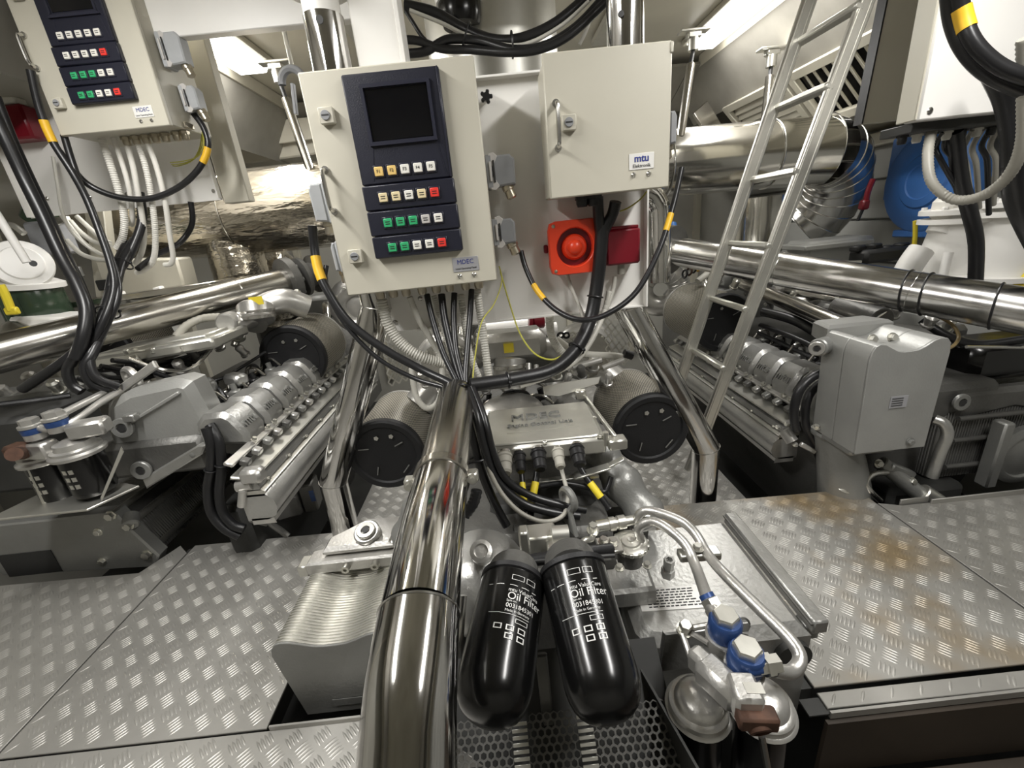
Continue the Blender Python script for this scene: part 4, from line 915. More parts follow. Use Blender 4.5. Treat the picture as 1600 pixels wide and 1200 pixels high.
def crankcase(e, s, xc, y0, y1, z=.30):
    b = MB(); pr = [(xc - s * .62, z), (xc - s * .66, .0), (xc - s * .45, -.45), (xc - s * .12, -.45), (xc + s * .02, -.10), (xc - s * .02, z)]
    pr = pr if s < 0 else pr
    a = sum(pr[i - 1][0] * pr[i][1] - pr[i][0] * pr[i - 1][1] for i in range(6))
    b.prism(pr if a > 0 else pr[::-1], (0, y1, 0), (1, 0, 0), (0, 0, 1), y1 - y0, .01); b.build('crankcase', 'engine2', e)

# ---- left engine
le = T('marine_engine', 'left silver engine with a grey tank and finned cooler at its front corner', 'engine', (-1.3, 1.9, -.58), 'silver marine engines')
bank(le, 1, -1.0, .50, [1.44, 1.59, 1.74, 1.89, 2.04, 2.19, 2.34], 1.24, 2.6)
crankcase(le, 1, -1.0, 2.12, 2.6)
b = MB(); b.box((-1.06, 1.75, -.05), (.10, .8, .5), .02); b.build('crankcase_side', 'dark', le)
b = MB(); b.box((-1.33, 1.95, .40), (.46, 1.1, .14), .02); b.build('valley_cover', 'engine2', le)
b = MB(); b.prism([(0, 0), (.030, 0), (.030, .042), (0, .042)], (-0.9244, 1.26, 0.2585), (1, 0, 0), (.0, .5, .9), .002); b.build('plate_number_block', 'label', le)
b = MB(); b.box((-0.9331, 1.47, 0.22), (.004, .15, .045), 0, roty(-20)); b.build('type_plate', 'label', le)
b = MB(); b.box((-0.8614, 1.25, 0.3772), (.07, .05, .05), .01); b.cyl((-0.921, 1.25, 0.3407), (-0.8707, 1.25, 0.3466), .02, 16); b.cyl((-0.9241, 1.24, 0.2729), (-0.9012, 1.24, 0.3325), .014, 12); b.build('end_fitting', 'cast', le)
b = MB(); b.box((-0.9116, 1.3, 0.1876), (.06, .03, .02), .004); b.cyl((-0.9268, 1.26, 0.2013), (-0.8764, 1.26, 0.1787), .010, 10); b.build('end_bracket', 'engine2', le)
# finned charge cooler
b = MB(); b.prism([(-1.99, .0), (-1.42, -.035), (-1.39, .015), (-1.445, .142), (-1.472, .222), (-1.99, .224)], (0, 1.42, 0), (1, 0, 0), (0, 0, 1), .055, .006); b.build('cooler_end_plate', 'castgrey', le)
b = MB(); b.box((-1.86, 1.363, .045), (.20, .002, .10)); b.build('data_plate', 'ink', le)
b = MB(); b.prism([(-1.97, .0), (-1.47, -.02), (-1.44, .03), (-1.475, .12), (-1.50, .195), (-1.97, .20)], (0, 2.1, 0), (1, 0, 0), (0, 0, 1), .68, .004); b.build('cooler_core', 'engine2', le)
b = MB()
for i in range(64):
    y = 1.43 + i * .0104
    b.box((-1.458, y, .075), (.012, .004, .17), 0, roty(-18)); b.box((-1.72, y, .203), (.46, .004, .012))
stuff(b.build('cooling_fins', 'cast', le))
for x, z in ((-1.485, .215), (-1.44, .165), (-1.425, .03)):
    b = MB(); b.cyl((x, 1.35, z), (x - .01, 2.1, z - .01), .012, 10); b.lathe((x, 1.366, z), (0, -1, 0), [(.020, -.002), (.020, .004), (.015, .004), (.015, .018)], 6); b.build('tie_rod', 'zinc', le)
bolts(le, [(-1.56, 1.365, .15), (-1.93, 1.365, .19), (-1.60, 1.365, .02)], (0, -1, 0), .012, .010)
b = MB(); b.cyl((-1.452, 1.40, .185), (-1.43, 1.36, .165), .026, 18, bev=.004); b.build('port_boss', 'castgrey', le)
# header tank
b = MB(); b.prism([(-1.40, .345), (-1.325, .32), (-1.11, .425), (-1.065, .53), (-1.085, .66), (-1.12, .675), (-1.30, .655), (-1.395, .615), (-1.435, .53), (-1.44, .44)], (0, 1.54, 0), (1, 0, 0), (0, 0, 1), .12, .026); b.build('header_tank', 'tankgrey', le)
b = MB(); b.box((-1.245, 1.418, .578), (.27, .016, .012), .004, roty(-24)); b.build('tank_rib', 'tankgrey', le)
b = MB(); b.prism([(-.02, -.022), (.22, .09), (.245, .125), (.22, .128), (-.02, .02)], (-1.325, 1.415, .315), (1, 0, 0), (0, 0, 1), .03, .005); b.build('tank_flange', 'engine', le)
hex_plug(le, (-1.349, 1.41, 0.5297), (.1, -1, .15), .036, 'castgrey'); hex_plug(le, (-1.332, 1.39, 0.37), (.1, -1, .1), .034, 'castgrey')
bolts(le, [(-1.136, 1.39, 0.4082)], (0, -1, 0), .010, .006, 'castgrey')
b = MB(); b.box((-1.3, 1.4, 0.5676), (.04, .03, .025), .003); b.build('level_sender', 'engine', le)
b = MB(); b.torus((-1.331, 1.5, 0.6765), (.5, 1, .1), .036, .013, 24, 8); b.prism([(-.05, -.09), (.06, -.06), (.04, -.02), (-.03, -.02)], (-1.328, 1.51, 0.6727), (1, .3, .2), (0, 0, 1), .02, .004); b.build('lifting_eye', 'cast', le)
b = MB(); b.prism([(0, 0), (.20, .11), (.19, .135), (0, .03)], (-1.412, 1.46, 0.6034), (1, 0, 0), (0, .3, 1), .02, .004); b.build('eye_bracket', 'cast', le)
# fuel filters on their tray
def small_filter(e, c, r, m='filt'):
    c = V(c); b = MB(); b.lathe(c, (0, 0, -1), [(r * .8, 0), (r, .006), (r, .13), (r * .9, .145), (r * .5, .15)], 28); o = b.build('fuel_filter', m, e)
    b = MB()
    for i in range(2):
        for j in range(3):
            a = -1.75 + .34 * i; q = c + V((r * math.cos(a), r * math.sin(a), -.045 - .026 * j)) * 1.0
            b.box(q, (.013, .0016, .014), 0, rotz(math.degrees(a) + 90))
    b.build('printed_symbols', 'alu', o)
    b = MB(); b.lathe(c + V((0, 0, .002)), (0, 0, 1), [(r * 1.22, -.010), (r * 1.25, -.006), (r * 1.25, 0), (r * 1.1, .006), (r * 1.1, .014), (r * .9, .018), (r * .85, .035), (r * .4, .045), (0, .047)], 32); b.build('filter_head', 'cast', e)
small_filter(le, (-1.386, 1.27, 0.5179), .058); small_filter(le, (-1.531, 1.3, 0.4954), .056)
b = MB(); b.prism([(-.22, -.12), (.10, -.12), (.17, .0), (.10, .03), (-.18, .03)], (-1.449, 1.3, 0.3493), (1, 0, 0), (0, 1, 0), .008, .002); b.prism([(0, 0), (.10, .14), (.10, .16), (0, .012)], (-1.333, 1.22, 0.36), (.9, .5, 0), (0, 0, 1), .006, .001); b.build('filter_tray', 'alu', le)
b = MB(); b.box((-1.327, 1.28, 0.5898), (.10, .06, .05), .008, rotz(15)); b.build('filter_body', 'cast', le)
b = MB(); b.box((-1.475, 1.26, 0.5411), (.07, .05, .055), .006, rotz(-10)); b.build('valve_block', 'cast', le)
b = MB(); b.box((-1.533, 1.25, 0.5492), (.07, .05, .045), .008, rotz(-10)); b.cyl((-1.504, 1.22, 0.5533), (-1.471, 1.18, 0.5673), .02, 14); b.build('drain_knob', 'rust', le)
b = MB(); b.cyl((-1.531, 1.25, 0.5124), (-1.548, 1.25, 0.3467), .007, 8); b.build('drain_rod', 'zinc', le)
for q in ((-1.405, 1.27, 0.6434), (-1.486, 1.27, 0.6268)):
    b = MB(); b.lathe(q, (0, 0, 1), [(.028, -.05), (.028, -.012), (.031, -.01), (.031, -.002), (.026, 0)], 20); b.build('banjo_stem', 'cast', le)
    b = MB(); b.lathe(V(q) + V((0, 0, .0)), (0, 0, 1), [(.029, -.03), (.030, -.012)], 20); b.build('blue_ring', 'bluefit', le)
    b = MB(); b.lathe(V(q), (0, 0, 1), [(.026, 0), (.026, .016), (.02, .018)], 6); b.build('hex_bolt', 'cast', le)
for pts in ([(-1.471, 1.27, 0.6118), (-1.411, 1.26, 0.6051), (-1.374, 1.3, 0.6151), (-1.363, 1.38, 0.6358), (-1.351, 1.45, 0.6489), (-1.345, 1.5, 0.6513)], [(-1.381, 1.28, 0.647), (-1.376, 1.32, 0.6511), (-1.378, 1.42, 0.6564), (-1.374, 1.47, 0.6608)]):
    b = MB(); b.tube(pts, .011, 10, 5); b.build('fuel_pipe', 'cast', le)
b = MB(); b.box((-1.372, 1.46, 0.6451), (.05, .03, .05), .005); b.build('pipe_clamp', 'zinc', le)
# top works
b = MB(); b.box((-1.374, 1.8, 0.7247), (.50, .26, .045), .010, roty(-4)); o = b.build('engine_control_unit', 'alu', le)
b = MB(); b.box((-1.384, 1.8, 0.7479), (.44, .20, .02), .006, roty(-4)); b.build('unit_cover', 'alu', o)
bolts(o, [(-1.467, 1.68, 0.733), (-1.364, 1.68, 0.7293), (-1.25, 1.68, 0.7246)], (0, -.3, 1), .010, .014)
b = MB(); b.cyl((-1.185, 1.9, 0.7587), (-1.149, 2, 0.7747), .045, 18); b.tube([(-1.141, 2, 0.753), (-1.132, 2.1, 0.8026), (-1.042, 2.15, 0.822), (-0.9657, 2.2, 0.774)], .06, 14); b.build('intake_casting', 'cast', le)
b = MB(); b.cyl((-1.107, 1.98, 0.7624), (-1.12, 2.02, 0.8271), .075, 26, bev=.006); b.build('intake_neck', 'cast', le)
clamp(le, (-1.109, 1.99, 0.7814), (0, .1, 1), .076); clamp(le, (-1.11, 2, 0.806), (0, .1, 1), .076)
b = MB(); b.box((-1.074, 1.96, 0.8552), (.06, .002, .035)); b.build('warning_sticker', 'yellow', le)
b = MB(); b.cyl((-1.168, 1.85, 0.7874), (-1.199, 1.95, 0.7843), .04, 18, bev=.006); b.build('pulley_hub', 'cast', le)
b = MB(); b.tube([(-1.391, 1.85, 0.7501), (-1.371, 1.9, 0.7845), (-1.327, 1.95, 0.8037), (-1.242, 1.95, 0.8032)], .018, 10, 6, rings=.02); b.build('ribbed_hose', 'conduit2', le)
c = (-0.8093, 2.5, 0.7133)
b = MB(); b.torus(c, (0, 1, .1), .11, .055, 28, 10); b.lathe(V(c), (0, -1, 0), [(.12, -.05), (.12, 0), (.06, .02), (0, .02)], 28); b.build('turbo_scroll', 'cast', le)
for i in range(10): bolts(le, [V(c) + V((.115 * math.cos(i * PI / 5), -.06, .115 * math.sin(i * PI / 5)))], (0, -1, 0), .009, .008)
air_filter(le, (-1.03, 2.05, 0.5595), (0, 1, .02), .155, .30)
air_filter(le, (-1.983, 2.15, 0.6593), (0.1, 1, .06), .15, .34)
for i in range(4):
    b = MB(); b.cyl((-1.321, 2, 0.7871), (-1.29, 2, 0.7898), .01, 8) if i == 9 else b.box((-1.42 + i * .09, 1.62 + .05 * i, .56), (.06, .10, .05), .012, rotz(20 * i)); b.build('injector_fitting', ('engine2', 'cast', 'castgrey', 'engine')[i], le)
b = MB(); b.tube([(-1.36, 1.55, 0.7413), (-1.294, 1.6, 0.6735), (-1.187, 1.6, 0.6691), (-1.194, 1.75, 0.7047)], .007, 8, 5); b.build('leak_pipe', 'steel', le)
b = MB(); b.tube([(-1.761, 1.45, 0.6482), (-1.684, 1.5, 0.6358), (-1.62, 1.55, 0.6261)], .010, 8, 5); b.build('leak_pipe', 'rubber', le)
b = MB(); b.box((-1.952, 1.75, 0.5942), (.35, .20, .05), .015, rotz(10)); b.box((-1.883, 1.85, 0.5929), (.30, .10, .06), .02); b.build('rear_casting', 'castgrey', le)
b = MB(); b.box((-1.948, 1.62, 0.437), (.42, .30, .30), .02); b.build('gear_case', 'dark', le)
# dark bits under the rail
b = MB(); b.box((-0.9659, 1.55, 0.07), (.10, .10, .10), .01, rotz(20)); b.box((-0.8915, 1.6, 0.0736), (.06, .10, .13), .008, rotz(10)); b.build('pump_body', 'engine2', le)
b = MB(); b.box((-0.8487, 1.53, 0.1003), (.018, .002, .05), 0, rotz(10)); b.build('blue_sticker', 'bluefit', le)
b = MB(); b.tube([(-0.9618, 1.4, 0.1477), (-0.9666, 1.4, 0.0898), (-0.9449, 1.42, 0.0259), (-0.9273, 1.42, -0.0011)], .012, 8, 4); b.build('drain_bend', 'engine2', le)

# ---- right engine
re_ = T('marine_engine', 'right silver engine beyond the ladder with a big plain wavy cooler plate in front', 'engine', (1.5, 1.9, -.58), 'silver marine engines')
bank(re_, -1, 1.22, .345, [1.52, 1.66, 1.80, 1.94, 2.08, 2.22], 1.50, 2.7)
crankcase(re_, -1, 1.22, 1.45, 2.8, .2)
b = MB(); b.box((1.58, 2.05, .28), (.46, 1.3, .14), .02); b.build('valley_cover', 'engine2', re_)
wavy_cooler(re_, 1.098, 1.345, .612, .240, 1.20, 1.40, 'tankgrey', False, .012, .032)
bolts(re_, [(1.286, 1.198, 0.2667)], (0, -1, 0), .010, .008, 'castgrey')
b = MB(); b.box((1.20, 1.30, .226), (.16, .14, .03), .008); b.build('cooler_base', 'castgrey', re_)
x0, z0 = (1.069, 1.3, 0.6145)[0], (1.206, 1.36, 0.5915)[2]
b = MB(); b.prism([(.04, 0), (.27, 0), (.24, .10), (.06, .10)], (x0, 1.40, z0 - .03), (1, 0, 0), (0, 1, 0), .065, .010); b.build('cooler_header', 'tankgrey', re_)
bolts(re_, [(1.181, 1.3, 0.5981), (1.256, 1.31, 0.594)], (0, -1, .2), .012, .012, 'alu')
b = MB(); b.box((1.216, 1.198, 0.4159), (.055, .0015, .040)); lp = b.build('cooler_label', 'silverlabel', re_)
for i in range(4):
    b = MB(); b.box(V((1.214, 1.196, 0.417)) + V((-.004, 0, .012 - .008 * i)), (.036, .0006, .0022)); b.build('printed_line', 'ink', lp)
b = MB(); b.cyl((1.053, 1.36, 0.5681), (1.159, 1.42, 0.559), .030, 20, bev=.004); b.build('plug_boss', 'castgrey', re_)
hex_plug(re_, (1.045, 1.355, 0.5681), (-.5, -.8, 0), .024, 'cast')
b = MB(); b.tube([(1.246, 1.46, 0.4033), (1.195, 1.44, 0.3266), (1.193, 1.42, 0.2298), (1.216, 1.38, 0.1252), (1.229, 1.35, 0.0016), (1.27, 1.35, -0.1821)], lambda t: .048 + .045 * t, 20, 8); b.build('water_manifold', 'castgrey', re_)
b = MB(); b.torus((1.193, 1.41, 0.2158), (.1, -.2, 1), .068, .014, 28, 8); b.build('manifold_flange', 'castgrey', re_)
bolts(re_, [(1.099, 1.37, 0.257), (1.137, 1.34, 0.2465), (1.221, 1.37, 0.2373)], (0, -.4, 1), .010, .010)
b = MB(); b.lathe((1.197, 1.31, 0.032), (0, -.5, 1), [(.030, 0), (.034, .006), (.026, .014), (0, .016)], 20); b.build('manifold_cap', 'alu', re_)
b = MB(); b.box((1.055, 1.42, 0.2728), (.016, .012, .085), .003, rotz(10)); b.build('lever', 'zinc', re_)
b = MB(); b.box((1.104, 1.4, 0.1555), (.075, .014, .018), .003, roty(35)); b.cyl((1.038, 1.45, 0.2147), (1.055, 1.42, 0.1783), .022, 16); b.build('end_fitting', 'cast', re_)
bolts(re_, [(1.018, 1.46, 0.2232), (1.052, 1.46, 0.2329), (1.067, 1.42, 0.163)], (0, -.6, 1), .008, .008)
b = MB(); b.cyl((1.361, 1.36, 0.0857), (1.493, 1.3, -0.0411), .028, 20, bev=.004); b.box((1.424, 1.34, 0.0539), (.11, .04, .035), .006, roty(28)); b.build('fuel_pump', 'castgrey', re_)
b = MB(); b.cyl((1.483, 1.3, -0.0201), (1.539, 1.28, -0.0642), .034, 22, bev=.004); b.build('pump_collar', 'alu', re_)
b = MB(); b.tube([(1.365, 1.33, 0.059), (1.291, 1.31, 0.0698), (1.254, 1.29, 0.0517), (1.276, 1.28, 0.0144), (1.314, 1.28, -0.0239)], .011, 10, 5); b.build('banjo_pipe', 'steel', re_)
bolts(re_, [(1.335, 1.34, 0.0952), (1.449, 1.31, 0.0223)], (0, -1, .3), .012, .012, 'zinc')
b = MB(); b.box((1.578, 1.45, -0.1401), (.30, .20, .18), .02); b.build('lower_case', 'dark', re_)
# finned charge cooler on the right
cx = (1.814, 1.4, 0.0689)
b = MB(); b.box((1.92, 1.60, .10), (.62, .40, .30), .01); b.build('cooler_core', 'engine2', re_)
b = MB()
for i in range(36): b.box((1.612, 1.42 + .0105 * i, .10), (.010, .004, .28)); b.box((1.92, 1.42 + .0105 * i, .252), (.60, .004, .010))
for i in range(30): b.box((1.625 + .0105 * i, 1.402, .10), (.004, .010, .28))
stuff(b.build('cooling_fins', 'castgrey', re_))
for z in (.225, .135, .02):
    b = MB(); b.cyl((1.64, 1.375, z), (2.2, 1.375, z), .010, 10); b.build('tie_rod', 'engine2', re_)
b = MB(); b.box((1.77, 1.335, .085), (.04, .05, .27), .006); b.build('cooler_end_plate', 'castgrey', re_)
b = MB(); b.lathe((1.90, 1.36, .06), (0, -1, 0), [(.12, 0), (.12, .02), (.10, .03), (.09, .03), (.085, .02), (.04, .03), (0, .03)], 28); b.build('end_cover', 'castgrey', re_)
b = MB(); b.tube([(1.497, 1.33, 0.2619), (1.514, 1.31, 0.2516), (1.526, 1.3, 0.2097), (1.519, 1.3, 0.1462), (1.512, 1.3, 0.0401)], .018, 12, 6); b.build('water_bend', 'engine', re_)
b = MB(); b.prism([(-.02, -.07), (.20, -.035), (.40, -.09), (.42, .05), (-.02, .055)], (1.663, 1.45, 0.2683), (1, 0, 0), (0, 0, 1), .06, .018); ca = b.build('engine_foot', 'engine2', re_)
hex_plug(re_, (1.64, 1.385, 0.2898), (0, -1, .05), .032, 'castgrey')
b = MB(); b.box((1.921, 1.55, 0.3901), (.32, .16, .16), .03); b.build('oil_filter_case', 'filt', re_)
b = MB(); b.cyl((1.67, 1.44, 0.4812), (1.891, 1.44, 0.4545), .006, 8); b.build('bright_rail', 'steel', re_)
b = MB(); b.box((1.812, 1.75, 0.4319), (.34, .25, .06), .03, roty(10)); b.box((1.869, 1.7, 0.4516), (.10, .10, .08), .03); b.build('rear_casting', 'engine2', re_)
b = MB(); b.cyl((1.40, 1.60, .525), (1.40, 2.5, .62), .036, 22); b.build('coolant_rail', 'tube', re_)
b = MB(); b.cyl((1.50, 1.62, .56), (1.50, 1.85, .575), .05, 20, bev=.004); b.build('starter_body', 'engine2', re_)
for i, (px, yy) in enumerate(((0, 1.9), (1, 2.1), (2, 2.3), (3, 2.5))):
    b = MB(); b.box((1.52, yy, .55), (.12, .10, .07), .015, rotz(15 * i)); b.box((1.60, yy + .06, .58), (.07, .06, .05), .01, rotz(40)); b.build('injector_fitting', ('engine2', 'cast', 'engine2', 'engine')[i], re_)
b = MB(); b.box((1.62, 2.1, .60), (.26, .36, .04), .01, roty(4)); b.build('engine_control_unit', 'alu', re_)
b = MB(); b.cyl((1.472, 2.4, 0.584), (1.456, 2.5, 0.6537), .075, 24, bev=.006); b.build('intake_neck', 'cast', re_)
clamp(re_, (1.47, 2.43, 0.5984), (-.3, .5, .6), .077)
air_filter(re_, (1.17, 2.2, 0.4632), (-.10, 1, .04), .155, .36)
c = (1.033, 2.75, 0.5839)
b = MB(); b.torus(c, (.3, 1, 0), .11, .065, 30, 12); b.build('turbo_scroll', 'cast', re_)
for i in range(9):
    a = i * PI / 9; b = MB(); b.torus(V(c) + V((.11 * math.cos(a), -.033 * math.cos(a), .11 * math.sin(a))), (-math.sin(a), 0, math.cos(a)), .066, .004, 18, 5); b.build('elbow_rib', 'cast', re_)
b = MB(); b.tube([(1.108, 2.5, 0.7255), (1.17, 2.5, 0.737), (1.203, 2.45, 0.7129), (1.11, 2.4, 0.664)], .018, 10, 5); b.build('breather_hose', 'conduit', re_)
for i in range(4):
    b = MB(); b.torus((1.079, 2.5, 0.6996) if i == 0 else ((1.105, 2.5, 0.7114) if i == 1 else ((1.13, 2.5, 0.7232) if i == 2 else (1.156, 2.5, 0.7313))), (1, .2, -.2), .022, .006, 14, 5); b.build('hose_ring', ('rubber', 'rust', 'rubber', 'amber')[i], re_)

# dark gearboxes added behind the three engines to darken the wall there
for e, x, z in ((eng, .02, .15), (le, -1.32, .25), (re_, 1.55, .15)):
    b = MB(); b.box((x, 3.05, z), (.62, .5, .75), .06); b.build('added_gearbox', 'engine2', e)
    b = MB(); b.lathe((x, 2.80, z + .12), (0, -1, 0), [(.26, -.02), (.26, .02), (.20, .05), (.10, .06), (0, .06)], 28); b.build('added_gearbox_cover', 'castgrey', e)
    for k in range(10):
        a = k * PI / 5; b = MB(); b.bolt((x + .235 * math.cos(a), 2.78, z + .12 + .235 * math.sin(a)), (0, -1, 0), .014, .014); b.build('cover_bolt', 'zinc', e)
    b = MB(); b.box((x + .1, 2.95, z + .44), (.3, .25, .14), .03); b.build('valve_housing', 'castgrey', e)
    for k in (-1, 1):
        b = MB(); b.tube([(x + .2 * k, 2.8, z + .40), (x + .25 * k, 2.7, z + .46), (x + .28 * k, 2.55, z + .30)], .022, 10, 5); b.build('oil_pipe', 'steel', e)

# per-cylinder pipework and wiring between the covers and the valley, one set per cylinder
def cylinder_kit(e, s, xc, zc_, ys, base=0.0):
    for i, y in enumerate(ys):
        x = xc - s * .115
        b = MB(); b.tube([(x + s * .02, y, zc_ + .03), (x - s * .02, y + .01, zc_ + .065), (x - s * .07, y + .03, zc_ + .055), (x - s * .10, y + .05, zc_ - .02)], .0065, 8, 4); b.build('injection_line', 'steel', e)
        b = MB(); b.box((x - s * .015, y - .03, zc_ + .015), (.045, .04, .035), .006, rotz(12 * (i % 3))); b.cyl((x - s * .015, y - .03, zc_ + .03), (x - s * .02, y - .03, zc_ + .058), .012, 10); b.build('injector_plug', 'castgrey' if i % 2 else 'rubber', e)
        b = MB(); b.box((x - s * .085, y + .01, zc_ - .01), (.05, .07, .03), .006, rotz(-8 * (i % 4))); b.bolt((x - s * .085, y + .01, zc_ + .005), (0, 0, 1), .011, .012); b.build('pump_flange', 'cast', e)
        b = MB(); b.tube([(x - s * .05, y - .05, zc_ + .01), (x - s * .09, y - .02, zc_ + .05), (x - s * .15, y + .02, zc_ + .03), (x - s * .18, y + .03, zc_ - .03)], .0085, 8, 4); b.build('harness_branch', 'rubber', e)
    y0, y1 = ys[0] - .1, ys[-1] + .1
    b = MB(); b.tube([(xc - s * .20, y0, zc_ - .01), (xc - s * .205, (y0 + y1) / 2, zc_), (xc - s * .20, y1, zc_ - .01)], .016, 10, 6); b.build('wiring_trunk', 'rubber', e)
    b = MB(); b.cyl((xc - s * .255, y0, zc_ - .02), (xc - s * .255, y1, zc_ - .02), .022, 14); b.build('fuel_rail', 'tube', e)
cylinder_kit(le, 1, -1.0, .50, [1.59, 1.74, 1.89, 2.04, 2.19])
cylinder_kit(re_, -1, 1.22, .345, [1.46, 1.60, 1.74, 1.88, 2.02, 2.16])
for sx in (-1, 1): cylinder_kit(eng, sx, .02 + sx * .24, .36, [1.40, 1.54, 1.68])
def fittings(e, spots):
    for i, (p, r, h, m) in enumerate(spots):
        p = V(p); b = MB(); b.lathe(p, (.2 * (i % 3 - 1), -.5, 1), [(r * 1.3, 0), (r * 1.3, h * .15), (r, h * .18), (r, h * .6), (r * 1.15, h * .62), (r * 1.15, h * .85), (r * .7, h)], 12); b.build('pipe_fitting', m, e)
fittings(eng, [((-0.288, 1.45, 0.5563), .018, .06, 'cast'), ((-0.2372, 1.42, 0.5373), .014, .05, 'zinc'), ((-0.1094, 1.4, 0.5588), .016, .06, 'cast'), ((-0.0792, 1.38, 0.5296), .012, .05, 'engine2'), ((0.1755, 1.46, 0.5246), .016, .05, 'zinc'), ((0.2061, 1.44, 0.5036), .012, .05, 'cast'),
               ((0.2666, 1.45, 0.5178), .014, .06, 'engine2'), ((0.3514, 1.42, 0.4943), .012, .05, 'cast'), ((0.313, 1.5, 0.533), .02, .05, 'cast'), ((-0.1684, 1.55, 0.6089), .016, .06, 'zinc'), ((-0.1304, 1.6, 0.6412), .014, .05, 'cast')])
fittings(le, [((-1.434, 1.7, 0.6647), .02, .07, 'zinc'), ((-1.411, 1.72, 0.6281), .016, .06, 'cast'), ((-1.341, 1.75, 0.6242), .018, .06, 'cast'), ((-1.331, 1.85, 0.649), .016, .06, 'engine2'), ((-1.289, 1.95, 0.6606), .018, .06, 'cast'), ((-1.221, 2, 0.6858), .02, .07, 'zinc'),
              ((-1.185, 1.95, 0.6186), .016, .06, 'cast'), ((-1.877, 1.7, 0.6466), .02, .06, 'cast'), ((-1.753, 1.65, 0.6184), .018, .06, 'zinc'), ((-2, 1.7, 0.6052), .02, .06, 'cast'), ((-0.9888, 2.2, 0.8086), .018, .06, 'zinc'), ((-1.075, 2.2, 0.7856), .016, .06, 'cast')])
fittings(re_, [((1.445, 2.2, 0.5798), .02, .07, 'cast'), ((1.482, 2.15, 0.557), .016, .06, 'zinc'), ((1.54, 2.1, 0.533), .02, .07, 'cast'), ((1.6, 2.05, 0.4969), .018, .06, 'zinc'), ((1.846, 2.2, 0.511), .02, .07, 'engine2'), ((1.85, 2.1, 0.5003), .018, .06, 'cast'),
               ((1.711, 1.8, 0.5176), .018, .06, 'cast'), ((1.27, 2.5, 0.6363), .022, .07, 'cast'), ((1.313, 2.4, 0.6076), .018, .06, 'zinc'), ((1.672, 1.6, 0.5274), .02, .05, 'cast'), ((1.743, 1.6, 0.5016), .016, .05, 'zinc')])

# ================================================================ PIPES, DUCTS, LADDER, WALL EQUIPMENT
def flange(t, p, d, r, r0, n=8):
    p, d = V(p), V(d).normalized(); u, v, _ = frame(d)
    b = MB(); b.lathe(p, d, [(r0, -.02), (r, -.018), (r, 0), (r, .004), (r, .022), (r0, .024)], 32); b.build('flange', 'engine2', t)
    for i in range(n):
        a = 2 * PI * i / n; b = MB(); b.bolt(p - d * .018 + (u * math.cos(a) + v * math.sin(a)) * (r + r0) / 2, -d, .011, .012); b.build('flange_bolt', 'castgrey', t)
def band(t, p, d, r, m='rubber', r2=.0035, name='cable_tie'):
    b = MB(); b.torus(p, d, r, r2, 30, 6); b.build(name, m, t)
# right cooling water pipe
t = T('water_pipe', 'long chrome pipe behind the ladder with black cable ties, rising to a bolted flange', 'pipe', (1.461, 1.8, 0.7357))
a, c = V((0.9263, 2.35, 0.8529)), V((1.638, 1.18, 0.644)); d = c - a
b = MB(); b.cyl(a, c, .070, 36); b.build('pipe_tube', 'pipe', t)
flange(t, a, d, .125, .07); 
for k in (.735, .775, .90): band(t, a + d * k, d + V((0, .12 * (k == .90), .2)), .072)
band(t, a + d * .75, d, .0705, 'steel', .001, 'weld_ring'); band(t, a + d * .42, d, .0705, 'steel', .001, 'weld_ring')
b = MB(); b.lathe(a - d.normalized() * .08, -d, [(.09, -.06), (.125, -.04), (.125, 0), (.06, .06), (.06, .1)], 28); b.build('valve_body', 'engine2', t)
b = MB(); b.cyl((0.9785, 2.45, 0.8974), (0.9958, 2.5, 0.9792), .025, 12); b.build('valve_handle', 'blue', t)
t = T('water_pipe', 'long chrome pipe behind the left cables, rising to a flange beside the middle cabinet', 'pipe', (-1.516, 1.9, 0.8422))
a, c = V((-1.087, 2.35, 0.9027)), V((-1.833, 1.45, 0.8011)); d = c - a
b = MB(); b.cyl(a, c, .067, 36); b.build('pipe_tube', 'tube', t); flange(t, a, d, .115, .067); band(t, a + d * .22, d, .0675, 'steel', .001, 'weld_ring')
b = MB(); b.lathe(a - d.normalized() * .05, -d, [(.07, 0), (.10, .01), (.10, .03), (.065, .04), (.065, .08), (.10, .09), (.10, .11), (.06, .12)], 28); b.build('bellows', 'engine2', t)
# insulated exhausts
t = T('exhaust_duct', 'big foil-lagged exhaust duct left of the middle cabinet', 'duct', (-1.2, 2.6, 1.25))
b = MB(); b.tube([(-2.1, 2.62, 1.30), (-1.6, 2.6, 1.27), (-1.0, 2.58, 1.26), (-.45, 2.56, 1.26)], .215, 40, 8); b.build('lagging', 'foil', t)
b = MB(); b.lathe((-1.427, 2.55, 1.031), (0, 0, -1), [(.13, -.12), (.14, 0), (.145, .14), (.14, .16), (.12, .20)], 32); b.build('branch_lagging', 'foil', t)
for q in ((-1.36, 2.59, 1.26), (-.75, 2.57, 1.25)):
    b = MB(); b.torus(q, (1, 0, 0), .216, .003, 36, 6); b.build('wire_band', 'steel', t)
t = T('exhaust_duct', 'foil-lagged exhaust bend with black hoses under the left white plate', 'duct', (-1.823, 2.75, 1.222))
b = MB(); b.tube([(-1.55, 2.75, 1.15), (-1.42, 2.78, 1.02), (-1.40, 2.80, .85), (-1.5, 2.85, .7)], .17, 32, 8, rings=.07); b.build('lagging', 'foil', t)
t = T('exhaust_duct', 'big stainless-clad exhaust duct behind the ladder, turning down at a segmented bend', 'duct', (1.4, 2.6, 1.28))
b = MB(); b.cyl((.40, 2.62, 1.30), (1.55, 2.60, 1.285), .17, 44); b.build('cladding', 'duct', t)
b = MB(); b.cyl((1.55, 2.60, 1.285), (1.86, 2.58, 1.27), .171, 44); b.build('cladding', 'duct', t)
